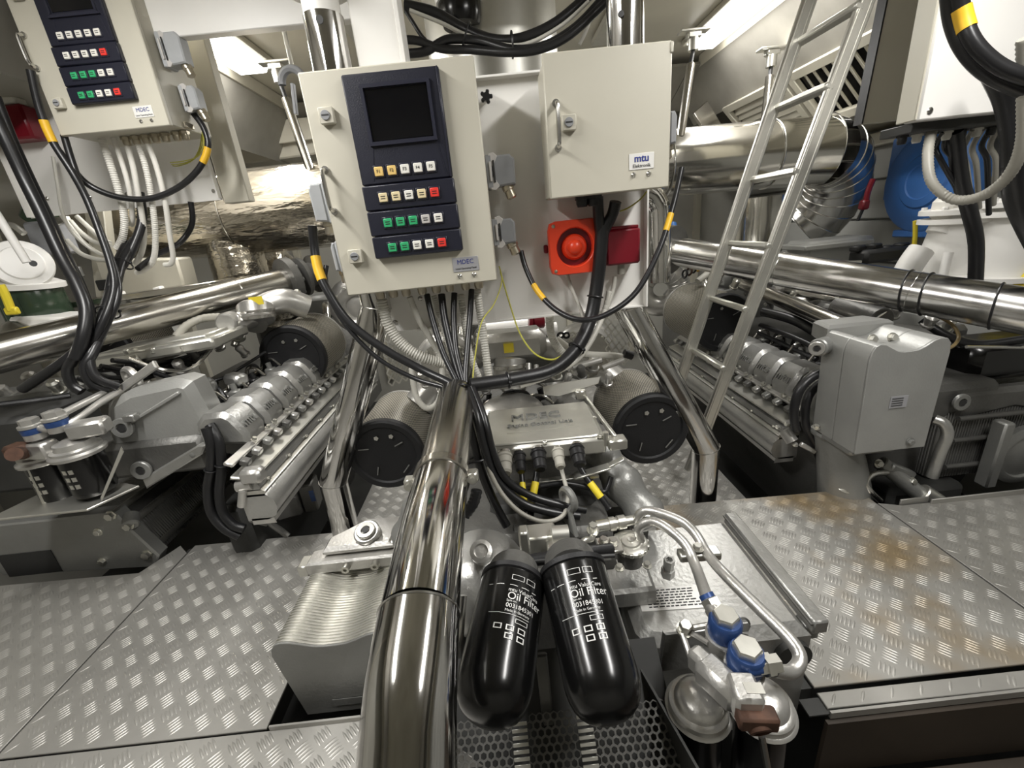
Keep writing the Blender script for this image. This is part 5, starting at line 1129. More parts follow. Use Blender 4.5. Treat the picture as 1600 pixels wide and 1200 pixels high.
for x in (.98, 1.55, 1.86):
    b = MB(); b.torus((x, 2.60 + (1.4 - x) * .02, 1.285), (1, 0, 0), .172, .004, 40, 6); b.build('cladding_seam', 'steel', t)
def q(a): return V((1.86 + .24 * math.sin(a), 2.58 + .14 * a, 1.27 - .24 * (1 - math.cos(a))))
for i in range(8):
    b = MB(); b.tube([q(i * .29), q((i + .5) * .29), q((i + 1) * .29)], .171, 40, 2, ends=(i == 7)); b.build('bend_segment', 'pipe', t)
    b = MB(); b.torus(q((i + 1) * .29), q((i + 1.05) * .29) - q((i + .95) * .29), .171, .004, 40, 6); b.build('bend_seam', 'steel', t)
b = MB(); b.lathe((1.461, 2.45, 0.9497), (0, 0, -1), [(.115, -.12), (.12, 0), (.12, .10), (.122, .105), (.12, .11), (.12, .22)], 36); b.build('branch_cladding', 'duct', t)
t = T('exhaust_elbow', 'polished elbow with a vertical leg behind the right end of the white plate', 'pipe', (0.7185, 2, 0.8641))
b = MB(); b.tube([(0.6108, 2, 1.111), (0.6808, 2, 1.125), (0.7262, 2, 1.084), (0.739, 2, 1.012), (0.7443, 2, 0.747)], .050, 22, 8); b.build('elbow_tube', 'chrome', t)
t = T('exhaust_duct', 'stainless-clad upright duct between the tops of the middle cabinets', 'duct', (.08, 2.1, 1.2))
b = MB(); b.lathe((.08, 2.1, 1.0), (0, 0, 1), [(.26, 0), (.26, .35), (.262, .36), (.26, .37), (.26, .70), (.262, .71), (.26, .72), (.26, 1.04)], 40); b.build('cladding', 'alu', t)
t = T('cone_cover', 'white cone with a black pipe end hanging from the ceiling behind the black cable loops', 'cover', (-.03, 1.85, 2.05))
b = MB(); b.lathe((-.03, 1.85, 2.05), (0, 0, -1), [(.14, 0), (.13, .12), (.085, .24), (.08, .26)], 32); b.build('cone', 'white', t)
b = MB(); b.lathe((-.03, 1.85, 1.80), (0, 0, -1), [(.070, 0), (.074, .012), (.072, .05), (.064, .075)], 32); b.build('pipe_end', 'filt', t)
# ladder
t = T('ladder', 'satin aluminium ladder leaning from the low walkway towards the right', 'ladder', (.80, 1.7, -.16))
na, nb = V((1.252, 1.6, 1.69)), V((0.8179, 1.6, 0.2182)); fa, fb = V((1.246, 1.86, 1.81)), V((0.7711, 1.86, 0.2051))
def rail(a, c):
    u = (c - a).normalized(); sd = V((0, 1, 0)); w_ = u.cross(sd).normalized(); R = Matrix((w_, sd, u)).transposed()
    L = (c - a).length + .25; m = a + u * L / 2
    b = MB(); b.box(m, (.052, .020, L), .005, R); o = b.build('ladder_rail', 'alu', t)
    for k in (-1, 1):
        g = MB(); g.box(m + w_ * .014 * k - sd * .0105, (.006, .003, L), .001, R); g.build('rail_rib', 'alu', o)
rail(na, nb); rail(fa, fb)
def yat(a, c, z): k = (z - a.z) / (c.z - a.z); return a.lerp(c, k)
rz = [V((1.186, 1.6, 1.583)).z, V((1.153, 1.6, 1.377)).z, V((1.071, 1.6, 1.133)).z, V((1.001, 1.6, 0.8944)).z, V((0.9266, 1.6, 0.6699)).z, V((0.8563, 1.6, 0.44)).z]
for z in rz:
    p0, p1 = yat(na, nb, z), yat(fa, fb, z); m = (p0 + p1) / 2; u = (na - nb).normalized()
    b = MB(); b.box(m, (.034, (p1 - p0).length + .02, .022), .006, roty(math.degrees(math.atan2(u.x, u.z)))); b.build('rung', 'alu', t)
# hangers
for lb, a, c in (('threaded hanger rod with a foot plate beside the small cabinet', (1.119, 2.6, 1.823), (1.027, 2.5, 1.401)), ('threaded hanger rod in front of the louvres behind the ladder', (1.592, 2.7, 1.742), (1.54, 2.62, 1.406)),
                 ('threaded hanger rod with a foot plate left of the middle cabinet', (-0.9471, 2.5, 1.833), (-0.8798, 2.45, 1.391))):
    t = T('hanger_rod', lb, 'hanger', a, 'duct hangers'); a, c = V(a), V(c)
    b = MB(); b.box(a + V((0, 0, .062)), (.15, .06, .012), .004); b.box(a + V((0, 0, .045)), (.07, .045, .03), .006); b.build('foot_plate', 'zinc', t)
    b = MB(); b.cyl(a + V((0, 0, .035)), a - V((0, 0, .02)), .026, 14); b.build('rubber_mount', 'zinc', t)
    b = MB(); b.cyl(a - V((0, 0, .02)), a.lerp(c, .22), .010, 10); b.build('threaded_end', 'ink', t)
    b = MB(); b.cyl(a.lerp(c, .20), c, .022, 14); b.build('rod_sleeve', 'tube', t)
t = T('pipe_hanger', 'grey half-ring pipe hanger left of the top of the navy panel cabinet', 'hanger', (-0.6769, 1.9, 1.63))
b = MB(); b.torus((-0.6734, 1.9, 1.625), (.2, 1, 0), .045, .014, 20, 8, arc=PI * 1.1); b.build('ring', 'conn', t)
b = MB(); b.box((-0.6823, 1.9, 1.575), (.012, .02, .10), .002, roty(8)); b.build('strap', 'conn', t)
b = MB(); q0 = V((-0.6628, 1.9, 1.664)); b.cyl(q0, (q0.x, q0.y, 2.05), .008, 8); b.build('drop_rod', 'zinc', t)
# blue hose reel
t = T('hose_reel', 'blue round hose reel on the right wall', 'reel', (2.40, 2.25, 1.0))
hc = V((2.36, 2.43, 1.065)); n = 40
b = MB(); b.lathe(hc, (-1, 0, 0), [(.26, -.05), (.265, 0), (.26, .02), (.245, .03), (.20, .034), (.19, .040), (.14, .042), (.13, .052), (.09, .056), (.085, .050), (0, .052)], n); b.build('reel_drum', 'blue', t)
b = MB(); b.prism([(-.27, -.05), (.20, -.05), (.27, .12), (.22, .30), (-.12, .33), (-.27, .27)], hc + V((.0, 0, -.03)), (0, -1, 0), (0, 0, 1), -.05 if False else .012, .006); b.build('reel_back_plate', 'blue', t)
b = MB(); b.box(hc + V((.02, .0, -.27)), (.08, .30, .04), .006); b.build('hose_outlet', 'blue', t)
for q in ((.22, .24), (.235, .06)):
    b = MB(); b.lathe(hc + V((-.018, q[0], q[1])), (-1, 0, 0), [(.012, 0), (.012, .004)], 12); b.build('screw_hole', 'ink', t)
b = MB(); b.tube([(2.104, 2.2, 0.8828), (2.121, 2.2, 0.8052), (2.133, 2.2, 0.7104), (2.113, 2.15, 0.637)], .010, 8, 4); tag(b.build('air_hose', 'yellow', None), 'yellow hose hanging under the blue reel', 'hose')
t = T('air_gun', 'dark red air nozzle hanging left of the blue reel', 'nozzle', (1.984, 2.4, 0.9303))
b = MB(); b.tube([(2.018, 2.4, 1.1), (2.002, 2.4, 1.04), (1.999, 2.4, 0.961)], .014, 8, 4); b.box((1.993, 2.4, 0.9775), (.04, .04, .05), .008); b.build('gun_body', 'dred', t)
b = MB(); b.cyl((1.992, 2.4, 0.9616), (1.972, 2.4, 0.8991), .008, 8); b.build('gun_tip', 'rubber', t)
# grey box with tools beside the wall
t = T('storage_box', 'pale grey box at the right wall behind the long chrome pipe', 'box', (1.872, 2.45, 0.6519))
b = MB(); b.box((1.945, 2.55, 0.7095), (.38, .20, .20), .015); b.build('box_body', 'clothgrey', t)
b = MB(); b.box((1.911, 2.53, 0.7784), (.39, .22, .03), .006); b.build('box_lid', 'clothgrey', t)
t = T('tool_roll', 'black tool roll lying on the grey box edge below the blue reel', 'tools', (2.046, 2.3, 0.7136))
b = MB(); b.box((2.054, 2.3, 0.7226), (.30, .12, .07), .02, rotz(5)); b.build('roll_body', 'tool', t)
for q in ((1.915, 2.3, 0.766), (2.001, 2.3, 0.7672), (2.073, 2.3, 0.7502), (2.151, 2.3, 0.7554)):
    b = MB(); b.box(q, (.07, .05, .03), .01, rotz(20)); b.build('tool_pocket', 'tool', t)
b = MB(); b.cyl((1.748, 2.25, 0.714), (1.903, 2.25, 0.7016), .008, 8); b.build('file', 'alu', t)
# white strainers and pipework
def strainer(label, px0, Y, h, m='white'):
    t = T('sea_strainer', label, 'strainer', px0, 'white strainers by the right wall'); c = V(px0)
    b = MB(); b.lathe(c, (0, 0, 1), [(.10, 0), (.12, .02), (.12, h * .6), (.105, h * .85), (.10, h)], 28); b.build('strainer_body', m, t)
    b = MB(); b.lathe(c + V((0, 0, h)), (0, 0, 1), [(.15, 0), (.15, .02), (.10, .024), (.10, .034), (.15, .038), (.15, .058), (.08, .07)], 28); b.build('flange', m, t)
    for i in range(6):
        a = i * PI / 3 + .3; b = MB(); b.bolt(c + V((.13 * math.cos(a), .13 * math.sin(a), h + .058)), (0, 0, 1), .012, .012); b.build('flange_bolt', m, t)
    return t
t = strainer('white strainer with flanged lid under the blue reel hose', (2.126, 2, 0.513), 2.0, .36)
b = MB(); b.tube([(2.032, 2, 0.8312), (2.063, 2, 0.8834), (2.151, 2, 0.8885), (2.253, 1.95, 0.8506), (2.321, 1.9, 0.817)], .045, 16, 6); b.build('elbow_pipe', 'white', t)
b = MB(); b.box((2.064, 2, 0.9375), (.12, .10, .10), .02); b.cyl((2.087, 2, 0.9083), (2.102, 2, 0.8714), .02, 12); b.build('valve_cap', 'white2', t)
b = MB(); b.tube([(1.923, 1.95, 0.7737), (1.891, 1.95, 0.7208), (1.853, 1.95, 0.6238)], .05, 14, 5); b.build('inclined_leg', 'white', t)
b = MB(); b.cyl((1.98, 1.88, 0.7576), (1.955, 1.86, 0.638), .018, 10); b.build('drain_pipe', 'white', t)
t = strainer('white strainer with a ribbed foot next to the yellow tank', (2.209, 1.85, 0.5708), 1.85, .32)
b = MB(); b.lathe((2.181, 1.85, 0.6159), (0, 0, 1), [(.16, -.03), (.16, -.01), (.11, -.008), (.11, .012), (.16, .014), (.16, .034)], 28); b.build('foot_flange', 'white', t)
t = T('yellow_tank', 'bright yellow wedge-shaped tank cut by the right edge', 'tank', (2.176, 1.75, 0.6277))
b = MB(); b.prism([(-.12, -.09), (.2, -.09), (.2, .22), (.03, .22)], (2.234, 1.8, 0.6297), (1, 0, 0), (0, 0, 1), .1, .01); b.build('tank_body', 'yellow', t)
b = MB(); b.box((2.15, 2.35, .45), (.5, 1.3, .10), .01); tag(b.build('wall_shelf', 'clothgrey', None), 'grey shelf along the right wall carrying the strainers', 'shelf')
# left wall equipment
t = T('sea_strainer', 'white round strainer cover on the left wall above the yellow strap', 'strainer', (-2.074, 2, 1.092))
b = MB(); b.lathe((-1.976, 1.95, 1.107), (.75, -.65, .25), [(.08, -.20), (.08, -.02), (.098, -.018), (.098, 0), (.094, .006), (.07, .008), (.065, .014), (0, .016)], 36); b.build('cover_disc', 'white', t)
b = MB(); b.lathe((-1.881, 1.9, 1.101), (.75, -.65, .25), [(.012, 0), (.012, .006)], 10); b.build('cover_knob', 'ink', t)
b = MB(); b.tube([(-1.99, 1.95, 1.26), (-1.941, 1.95, 1.255), (-1.911, 1.95, 1.22)], .012, 8, 4); b.build('handle_bow', 'alu', t)
t = T('glass_bowl', 'dark green ribbed bowl under the white strainer cover at the left edge', 'bowl', (-2.085, 2, 0.9266))
b = MB(); b.lathe((-2.046, 2, 1.007), (.1, 0, -1), [(.10, 0), (.105, .02), (.10, .14), (.08, .17), (0, .18)], 28); b.build('bowl_body', 'green', t)
for i in range(10):
    a = i * PI / 5; b = MB(); q = V((-2.052, 2, 0.9937)) + V((.10 * math.cos(a), .10 * math.sin(a), -.02)); b.cyl(q, q + V((0, 0, -.12)), .012, 6); b.build('bowl_rib', 'green', t)
b = MB(); b.lathe((-2.041, 2, 1.018), (.1, 0, 1), [(.12, -.01), (.12, .01), (.08, .03)], 28); b.build('bowl_collar', 'white', t)
b = MB(); b.tube([(-1.943, 1.8, 1.034), (-1.942, 1.8, 0.9966), (-1.948, 1.8, 0.9336)], .014, 8, 4); b.box((-1.946, 1.8, 0.9309), (.05, .02, .03), .008); tag(b.build('yellow_strap', 'yellow', None), 'yellow strap end hanging at the left edge', 'strap')
b = MB(); b.cyl((-1.73, 1.7, 1.279), (-1.703, 1.7, 1.102), .013, 10); tag(b.build('white_pipe', 'white', None), 'thin white pipe sloping down at the left edge', 'pipe')
t = T('junction_box', 'cream junction box with a raised lid behind the left chrome pipe', 'box', (-1.945, 1.95, 0.8497))
b = MB(); b.box((-1.945, 1.95, 0.8497), (.24, .16, .08), .01, roty(6)); b.build('box_body', 'white', t)
b = MB(); b.box((-1.928, 1.95, 0.8736), (.22, .15, .03), .006, roty(6)); b.build('box_lid', 'white', t)
t = T('pump_unit', 'cream pump housing with a dark dome at the left edge', 'pump', (-2.11, 1.9, 0.8076))
b = MB(); b.box((-2.122, 1.9, 0.7946), (.42, .22, .10), .02); b.build('pump_base', 'white', t)
b = MB(); b.lathe((-2.049, 1.88, 0.8339), (0, -.3, 1), [(.07, 0), (.065, .03), (.03, .05), (0, .055)], 24); b.build('dome', 'steel', t)
t = T('filter_bracket', 'grey clamp block with steel bands on the left wall behind the cables', 'bracket', (-1.937, 2.1, 1.208))
b = MB(); b.box((-1.948, 2.1, 1.203), (.12, .10, .14), .01); b.build('block', 'conn', t)
b = MB(); b.box((-1.937, 2.08, 1.256), (.22, .03, .03), .004, roty(-8)); b.build('band', 'steel', t)
b = MB(); b.cyl((-2.022, 2.15, 1.284), (-1.927, 2.15, 1.393), .06, 20); b.build('cylinder', 'green', t)
t = T('wall_cabinet', 'cream instrument box with two dark slots behind the left cables', 'box', (-1.815, 2.3, 0.9767))
b = MB(); b.box((-1.784, 2.35, 0.9842), (.40, .12, .20), .01, roty(4)); b.build('box_body', 'beige', t)
b = MB(); b.box((-1.959, 2.28, 0.9781), (.08, .02, .05), .01); b.build('slot', 'ink', t)
b = MB(); b.box((-2.043, 2.25, 1.052), (.05, .02, .05), .004); b.build('switch', 'castgrey', t)
t = T('steel_shelf', 'dull steel shelf on white brackets below the left exhaust duct', 'shelf', (-1.714, 2.2, 0.916))
b = MB(); b.box((-1.697, 2.2, 0.9204), (.72, .20, .03), .004, roty(-2)); b.build('shelf_board', 'tube', t)
for q in ((-1.832, 2.2, 0.8718), (-1.641, 2.2, 0.877), (-1.632, 2.2, 0.78)):
    b = MB(); b.box(q, (.04, .03, .14), .004, roty(-8)); b.build('shelf_bracket', 'white', t)
for q, wd in (((-2.01, 2.2, 1.127), .08), ((-2.093, 2.2, 1.077), .05)):
    pass
b = MB(); b.box((-2.0, 2.33, .95), (.09, .05, .9), .004, roty(16)); tag(b.build('wall_strut', 'beige', None), 'sloping beige strut on the left wall', 'strut')
# air-conditioning trunking far back
t = T('air_duct', 'beige boxed air trunk under the far ceiling left of the middle cabinet', 'duct', (-1.2, 4.0, 1.5))
b = MB(); b.prism([(-.25, 0), (-.12, -.17), (.7, -.14), (.7, .12), (-.25, .12)], (-1.703, 3.9, 1.851), (1, 0, 0), (0, 0, 1), .25, .01); b.build('trunk_body', 'beige', t)
b = MB(); b.prism([(-.10, -.02), (.62, -.0), (.62, .13), (-.16, .13)], (-1.5, 3.6, 1.795), (1, 0, 0), (0, 0, 1), .02, .004); b.build('trunk_cover', 'beige', t)
t = T('air_duct', 'beige boxed air trunk under the far ceiling right of the small cabinet', 'duct', (1.8, 4.0, 1.6))
b = MB(); b.prism([(-.7, -.42), (.10, -.42), (.04, -.20), (-.7, -.20)], (1.74, 3.9, 1.676), (1, 0, 0), (0, 0, 1), .3, .01); b.build('trunk_body', 'beige', t)
b = MB(); b.prism([(.4, .16), (.48, .20), (.78, -.22), (.70, -.26)], (1.581, 3.55, 1.661), (1, 0, 0), (0, 0, 1), .04, .004) if False else b.box((1.679, 3.55, 1.607), (.12, .04, .30), .004, roty(-35)); b.build('trunk_edge', 'tube', t)
# grating guards beside the turbos
def diamond(parent_label, o, u, v, nu, nv, sp=.028):
    o, u, v = V(o), V(u).normalized(), V(v).normalized(); b = MB()
    for i in range(nu):
        for j in range(nv):
            c = o + u * sp * (i + .5 * (j % 2)) + v * sp * .62 * j; w1, w2 = sp * .5, sp * .62
            q = [c + u * w1, c + v * w2, c - u * w1, c - v * w2]
            for k in range(4):
                a, d = q[k], q[(k + 1) % 4]; n = (d - a).normalized(); m = n.cross(u.cross(v)).normalized() * .0028
                b.add([a - m, a + m, d + m, d - m], [(0, 1, 2, 3)])
    return stuff(tag(b.build('mesh_guard', 'alu', None), parent_label, 'guard'))
diamond('small perforated guard left of the middle turbo', (-0.4316, 1.52, 0.5574), (1, .0, .25), (0, .1, 1), 3, 9)
diamond('small perforated guard behind the right bent post', (0.3907, 1.55, 0.5468), (1, 0, -.3), (0, .1, 1), 3, 9)

# pipework glimpsed under the middle plate
for lb, a, c, r, m in (('white pipe running across under the middle plate, upper one', (-0.1158, 2.3, 0.5553), (0.2622, 2.3, 0.5572), .022, 'white'), ('white pipe running across under the middle plate, lower one', (-0.1166, 2.2, 0.5296), (0.2816, 2.2, 0.5346), .030, 'white'),
                       ('thin steel pipe above the white pipes under the middle plate', (-0.1056, 2.4, 0.5691), (0.239, 2.4, 0.5616), .012, 'steel')):
    b = MB(); b.cyl(a, c, r, 14); tag(b.build('cross_pipe', m, None), lb, 'pipe', 'pipes across behind the middle engine')
t = T('red_valve', 'dark red valve under the white plate behind the middle engine', 'valve', (0.176, 2.1, 0.6069))
b = MB(); b.cyl((0.1507, 2.1, 0.6096), (0.2082, 2.1, 0.6099), .045, 14, bev=.006); b.build('valve_body', 'dred', t)
b = MB(); b.cyl((0.1317, 2.1, 0.6116), (0.1507, 2.1, 0.6096), .055, 14, bev=.004); b.build('valve_flange', 'dred', t)
t = T('valve_wheel', 'small blue valve knob above the left chrome pipe flange', 'valve', (-1.385, 2.8, 0.9538))
b = MB(); b.lathe((-1.385, 2.8, 0.9538), (0, 0, 1), [(.03, 0), (.035, .01), (.035, .05), (.018, .07)], 16); b.build('knob', 'blue', t)

XR = [[V(q) for q in r] for r in ([(1.369, 1.4, 1.191), (1.399, 1.42, 1.114), (1.512, 1.45, 1.015)], [(1.383, 1.4, 1.19), (1.44, 1.42, 1.111), (1.558, 1.46, 0.9922)], [(1.458, 1.4, 1.187), (1.507, 1.44, 1.089), (1.63, 1.5, 0.9476)],
      [(1.487, 1.4, 1.186), (1.536, 1.44, 1.095), (1.65, 1.5, 0.9558)], [(1.512, 1.4, 1.185), (1.569, 1.44, 1.101), (1.69, 1.5, 0.9317)], [(1.536, 1.4, 1.185), (1.598, 1.44, 1.099), (1.697, 1.5, 0.9614)])]

# ================================================================ CABLES, CONDUITS, HOSES
def cable(label, pts, r, m='cable', group=None, rings=None, sleeves=(), ties=(), cat='cable', name=None, n=10, k=6):
    name = name or {'cable': 'cable', 'conduit': 'conduit', 'hose': 'hose', 'wire': 'wire'}[cat]
    path = smooth_path(pts, k)
    def build(nm, par):
        b = MB(); b.tube(pts, r, n, k, rings); return b.build(nm, m, par)
    if not sleeves and not ties:
        return tag(build(name, None), label, cat, group)
    t = T(name, label, cat, pts[0], group); build('sheath', t)
    L = [0.0]
    for a, c in zip(path, path[1:]): L.append(L[-1] + (c - a).length)
    def pos(f):
        s = f * L[-1]
        for i in range(len(L) - 1):
            if L[i + 1] >= s: return path[i].lerp(path[i + 1], (s - L[i]) / max(1e-6, L[i + 1] - L[i])), (path[i + 1] - path[i]).normalized()
        return path[-1], (path[-1] - path[-2]).normalized()
    for f0, f1, mm in sleeves:
        b = MB(); b.tube([pos(f0)[0], pos((f0 + f1) / 2)[0], pos(f1)[0]], r * 1.12, n, 3); b.build('marker_sleeve', mm, t)
    for f, rr in ties:
        p, d = pos(f); b = MB(); b.torus(p, d, rr, .0028, 20, 6); u = frame(d)[0]; b.box(p + u * (rr + .004), (.010, .010, .010), .002); b.build('cable_tie', 'rubber', t)
    return t
# --- middle cabinet
g = 'black cables under the middle control cabinet'
cable('black cable from the left connector of the middle cabinet, with a yellow sleeve', [(-0.4733, 1.235, 1.106), (-0.4818, 1.235, 1.053), (-0.4802, 1.22, 0.9956), (-0.4615, 1.2, 0.9361), (-0.4172, 1.18, 0.8509), (-0.3319, 1.16, 0.7705), (-0.2337, 1.14, 0.7044), (-0.1552, 1.1, 0.6682), (-0.1202, 1.08, 0.6346)], .0115, sleeves=((.12, .22, 'amber'),))
cable('thinner black cable slung just below the left connector cable', [(-0.4618, 1.235, 1.001), (-0.4698, 1.22, 0.9604), (-0.4561, 1.2, 0.9008), (-0.4154, 1.18, 0.8201), (-0.3472, 1.16, 0.7389), (-0.2556, 1.14, 0.6804), (-0.166, 1.1, 0.6545), (-0.1227, 1.08, 0.6161)], .0065)
for lb, pts in (('first black cable from the left below the middle cabinet', [(-0.2055, 1.25, 0.8937), (-0.1962, 1.22, 0.8245), (-0.1743, 1.17, 0.7411), (-0.1437, 1.12, 0.6747), (-0.1197, 1.08, 0.6252)]),
                ('second black cable from the left below the middle cabinet', [(-0.1639, 1.25, 0.8894), (-0.162, 1.22, 0.8208), (-0.1472, 1.17, 0.7287), (-0.1283, 1.12, 0.6579), (-0.109, 1.08, 0.6145)]),
                ('third black cable from the left below the middle cabinet', [(-0.1271, 1.25, 0.8892), (-0.1367, 1.22, 0.8181), (-0.137, 1.17, 0.737), (-0.1202, 1.11, 0.6606), (-0.1038, 1.08, 0.6139)]),
                ('fourth, rightmost black cable below the middle cabinet', [(-0.0766, 1.25, 0.8948), (-0.0914, 1.22, 0.8133), (-0.1067, 1.17, 0.7336), (-0.1167, 1.11, 0.6602), (-0.0969, 1.08, 0.6131)])):
    cable(lb, pts, .0088 if 'second' not in lb else .0105, group=g)
g = 'black cable bundle running from the cabinet down to the control unit'
cable('thick outer cable of the tied bundle passing left of the control unit', [(-0.1298, 1.09, 0.6579), (-0.113, 1.02, 0.6129), (-0.1024, 0.99, 0.5437), (-0.0945, 0.97, 0.4693), (-0.0703, 0.94, 0.3891), (-0.0441, 0.92, 0.3269)], .0115, group=g, ties=((.02, .022), (.24, .026), (.52, .026)))
cable('second cable of the tied bundle, curving under the plugs to the right', [(-0.111, 1.09, 0.6557), (-0.0894, 1, 0.6101), (-0.0785, 0.97, 0.533), (-0.0582, 0.95, 0.4525), (0.0004, 0.93, 0.387), (0.0714, 0.92, 0.3556), (0.145, 0.92, 0.3341)], .011, group=g)
cable('third cable of the tied bundle, lying highest under the plugs', [(-0.099, 1.09, 0.6544), (-0.0711, 1, 0.5989), (-0.0586, 0.97, 0.5213), (-0.0339, 0.95, 0.4494), (0.0268, 0.94, 0.3962), (0.1066, 0.93, 0.3635), (0.1641, 0.93, 0.3421)], .010, group=g)
cable('grey cable looping from the fourth plug down beside the bundle', [(0.1139, 1.045, 0.4568), (0.1187, 1, 0.4144), (0.1223, 0.95, 0.377), (0.1026, 0.91, 0.3492), (0.0511, 0.89, 0.3517), (-0.0069, 0.9, 0.3807), (-0.0525, 0.93, 0.4324), (-0.0772, 0.96, 0.5015), (-0.0965, 1, 0.5929), (-0.1165, 1.08, 0.649)], .0058, 'conduit2')
cable('black sheathed cable from the second plug with a yellow tag', [(0.011, 1.045, 0.4614), (0.0088, 1.02, 0.4158), (0.0073, 0.97, 0.3779), (0.0094, 0.94, 0.3488)], .0075, sleeves=((.5, .82, 'yellow'),))
cable('black sheathed cable from the third plug with a yellow tag', [(0.0621, 1.045, 0.4551), (0.0478, 1.01, 0.407), (0.0302, 0.97, 0.3649), (0.0167, 0.93, 0.3251)], .0095, sleeves=((.42, .68, 'yellow'),))
cable('black ribbed cable from the rightmost plug with a yellow tag', [(0.1611, 1.045, 0.4389), (0.1776, 1.01, 0.4008), (0.2014, 0.98, 0.3665), (0.231, 0.95, 0.3227)], .009, rings=.008, sleeves=((.5, .78, 'yellow'),))
cable('grey sheathed cable hanging from the first plug', [(-0.0306, 1.045, 0.4705), (-0.033, 1.02, 0.421), (-0.0309, 0.97, 0.3727)], .010, 'conduit2')
cable('black cable running right behind the plugs along the rail', [(0.0571, 1, 0.3817), (0.1187, 1, 0.3841), (0.1881, 1, 0.361), (0.2319, 1, 0.343), (0.2555, 1.02, 0.3746)], .007)
# --- black trunk under the small cabinet
cable('thick black cable trunk dropping past the siren and turning left to the bundle', [(0.3081, 1.27, 1.03), (0.3004, 1.27, 0.9476), (0.2866, 1.27, 0.8582), (0.2602, 1.25, 0.7696), (0.2056, 1.2, 0.7005), (0.1262, 1.16, 0.6574), (0.0194, 1.13, 0.6527), (-0.1041, 1.1, 0.6587)], .0195, 'rubber', ties=((.28, .022), (.52, .024), (.85, .0215)), cat='conduit', n=14)
cable('left black leg of the trunk below the small cabinet', [(0.2929, 1.25, 1.103), (0.2957, 1.26, 1.059), (0.3021, 1.27, 1.008)], .0150, 'rubber', cat='conduit', group='two black legs under the small cabinet')
cable('right black leg of the trunk below the small cabinet', [(0.3415, 1.25, 1.087), (0.3348, 1.26, 1.056), (0.3151, 1.27, 1.019), (0.305, 1.27, 0.9823)], .0160, 'rubber', cat='conduit', group='two black legs under the small cabinet')
cable('pale ribbed conduit running along the right side of the black trunk', [(0.3294, 1.29, 0.8418), (0.3079, 1.28, 0.7781), (0.2597, 1.23, 0.7159), (0.1984, 1.19, 0.6652), (0.1018, 1.15, 0.6403), (0.03, 1.13, 0.6305)], .0090, 'conduit', rings=.007, cat='conduit')
cable('black cable looping from the middle connector up to the small cabinet, with yellow sleeves', [(0.0749, 1.275, 0.9841), (0.0842, 1.26, 0.9347), (0.1086, 1.22, 0.8742), (0.1528, 1.17, 0.824), (0.2111, 1.13, 0.7991), (0.2839, 1.13, 0.8087), (0.3678, 1.15, 0.8566), (0.4374, 1.18, 0.9554), (0.488, 1.22, 1.063), (0.5174, 1.245, 1.153)], .0075, sleeves=((.13, .20, 'amber'), (.79, .85, 'amber')))
cable('pale ribbed conduit below the siren', [(0.2116, 1.33, 0.9006), (0.2231, 1.33, 0.8572), (0.2441, 1.3, 0.791), (0.2469, 1.28, 0.765)], .006, 'conduit', rings=.006, cat='conduit')
cable('pale ribbed conduit below the dark red box', [(0.3568, 1.325, 0.8786), (0.3469, 1.32, 0.8359), (0.3231, 1.3, 0.7925), (0.2951, 1.27, 0.752)], .007, 'conduit', rings=.006, cat='conduit')
# --- pale conduits below the middle cabinet
g = 'pale ribbed conduits below the middle cabinet'
for lb, pts, r in (('widest pale ribbed conduit, leftmost below the middle cabinet', [(-0.3361, 1.25, 0.8928), (-0.3315, 1.25, 0.8234), (-0.3024, 1.25, 0.7585), (-0.2494, 1.25, 0.7109), (-0.1909, 1.27, 0.678)], .0165),
                   ('pale ribbed conduit second from the left, ending in a hanging white loop', [(-0.2555, 1.25, 0.8916), (-0.2417, 1.26, 0.8213), (-0.2152, 1.27, 0.7478), (-0.2006, 1.27, 0.6914), (-0.2036, 1.25, 0.6193), (-0.2229, 1.23, 0.5698), (-0.2572, 1.22, 0.5566), (-0.2851, 1.23, 0.5982), (-0.2899, 1.26, 0.6778)], .0098),
                   ('pale ribbed conduit between the first two black cables', [(-0.1907, 1.28, 0.8842), (-0.1809, 1.28, 0.801), (-0.1609, 1.26, 0.7144), (-0.1263, 1.24, 0.6453)], .009),
                   ('pale ribbed conduit between the third and fourth black cable', [(-0.1121, 1.28, 0.8797), (-0.1124, 1.28, 0.7936), (-0.1066, 1.26, 0.6983), (-0.0833, 1.24, 0.6134)], .0105),
                   ('pale ribbed conduit hanging right of the rightmost black cable', [(-0.0636, 1.28, 0.8896), (-0.0616, 1.28, 0.798), (-0.0598, 1.26, 0.7133), (-0.0585, 1.24, 0.6231)], .0125),
                   ('wide pale ribbed conduit under the plate below the siren', [(0.1586, 1.42, 0.7613), (0.1649, 1.44, 0.6854), (0.1982, 1.45, 0.6215), (0.2466, 1.45, 0.5877)], .0150)):
    cable(lb, pts, r, 'conduit', g, rings=.0075 if r > .009 else .006, cat='conduit', n=12)
cable('thin yellow-green earth wire right of the middle cabinet', [(0.0089, 1.3, 0.9463), (0.0116, 1.28, 0.904), (-0.0175, 1.24, 0.848), (-0.0589, 1.2, 0.8047), (-0.0869, 1.16, 0.7156), (-0.1003, 1.12, 0.6547)], .002, 'wire', cat='wire', n=6)
cable('thin dark wire swinging under the plate towards the black trunk', [(0.0109, 1.3, 0.9296), (0.0264, 1.28, 0.8464), (0.0482, 1.24, 0.756), (0.0837, 1.2, 0.7003), (0.1305, 1.18, 0.6816), (0.1754, 1.19, 0.693)], .0026, 'wire', cat='wire', n=6)
cable('thin yellow wire between the small cabinet and the plate edge', [(0.4458, 1.31, 1.106), (0.4211, 1.29, 1.087), (0.3788, 1.27, 1.067), (0.3465, 1.27, 1.06)], .002, 'wire', cat='wire', n=6)
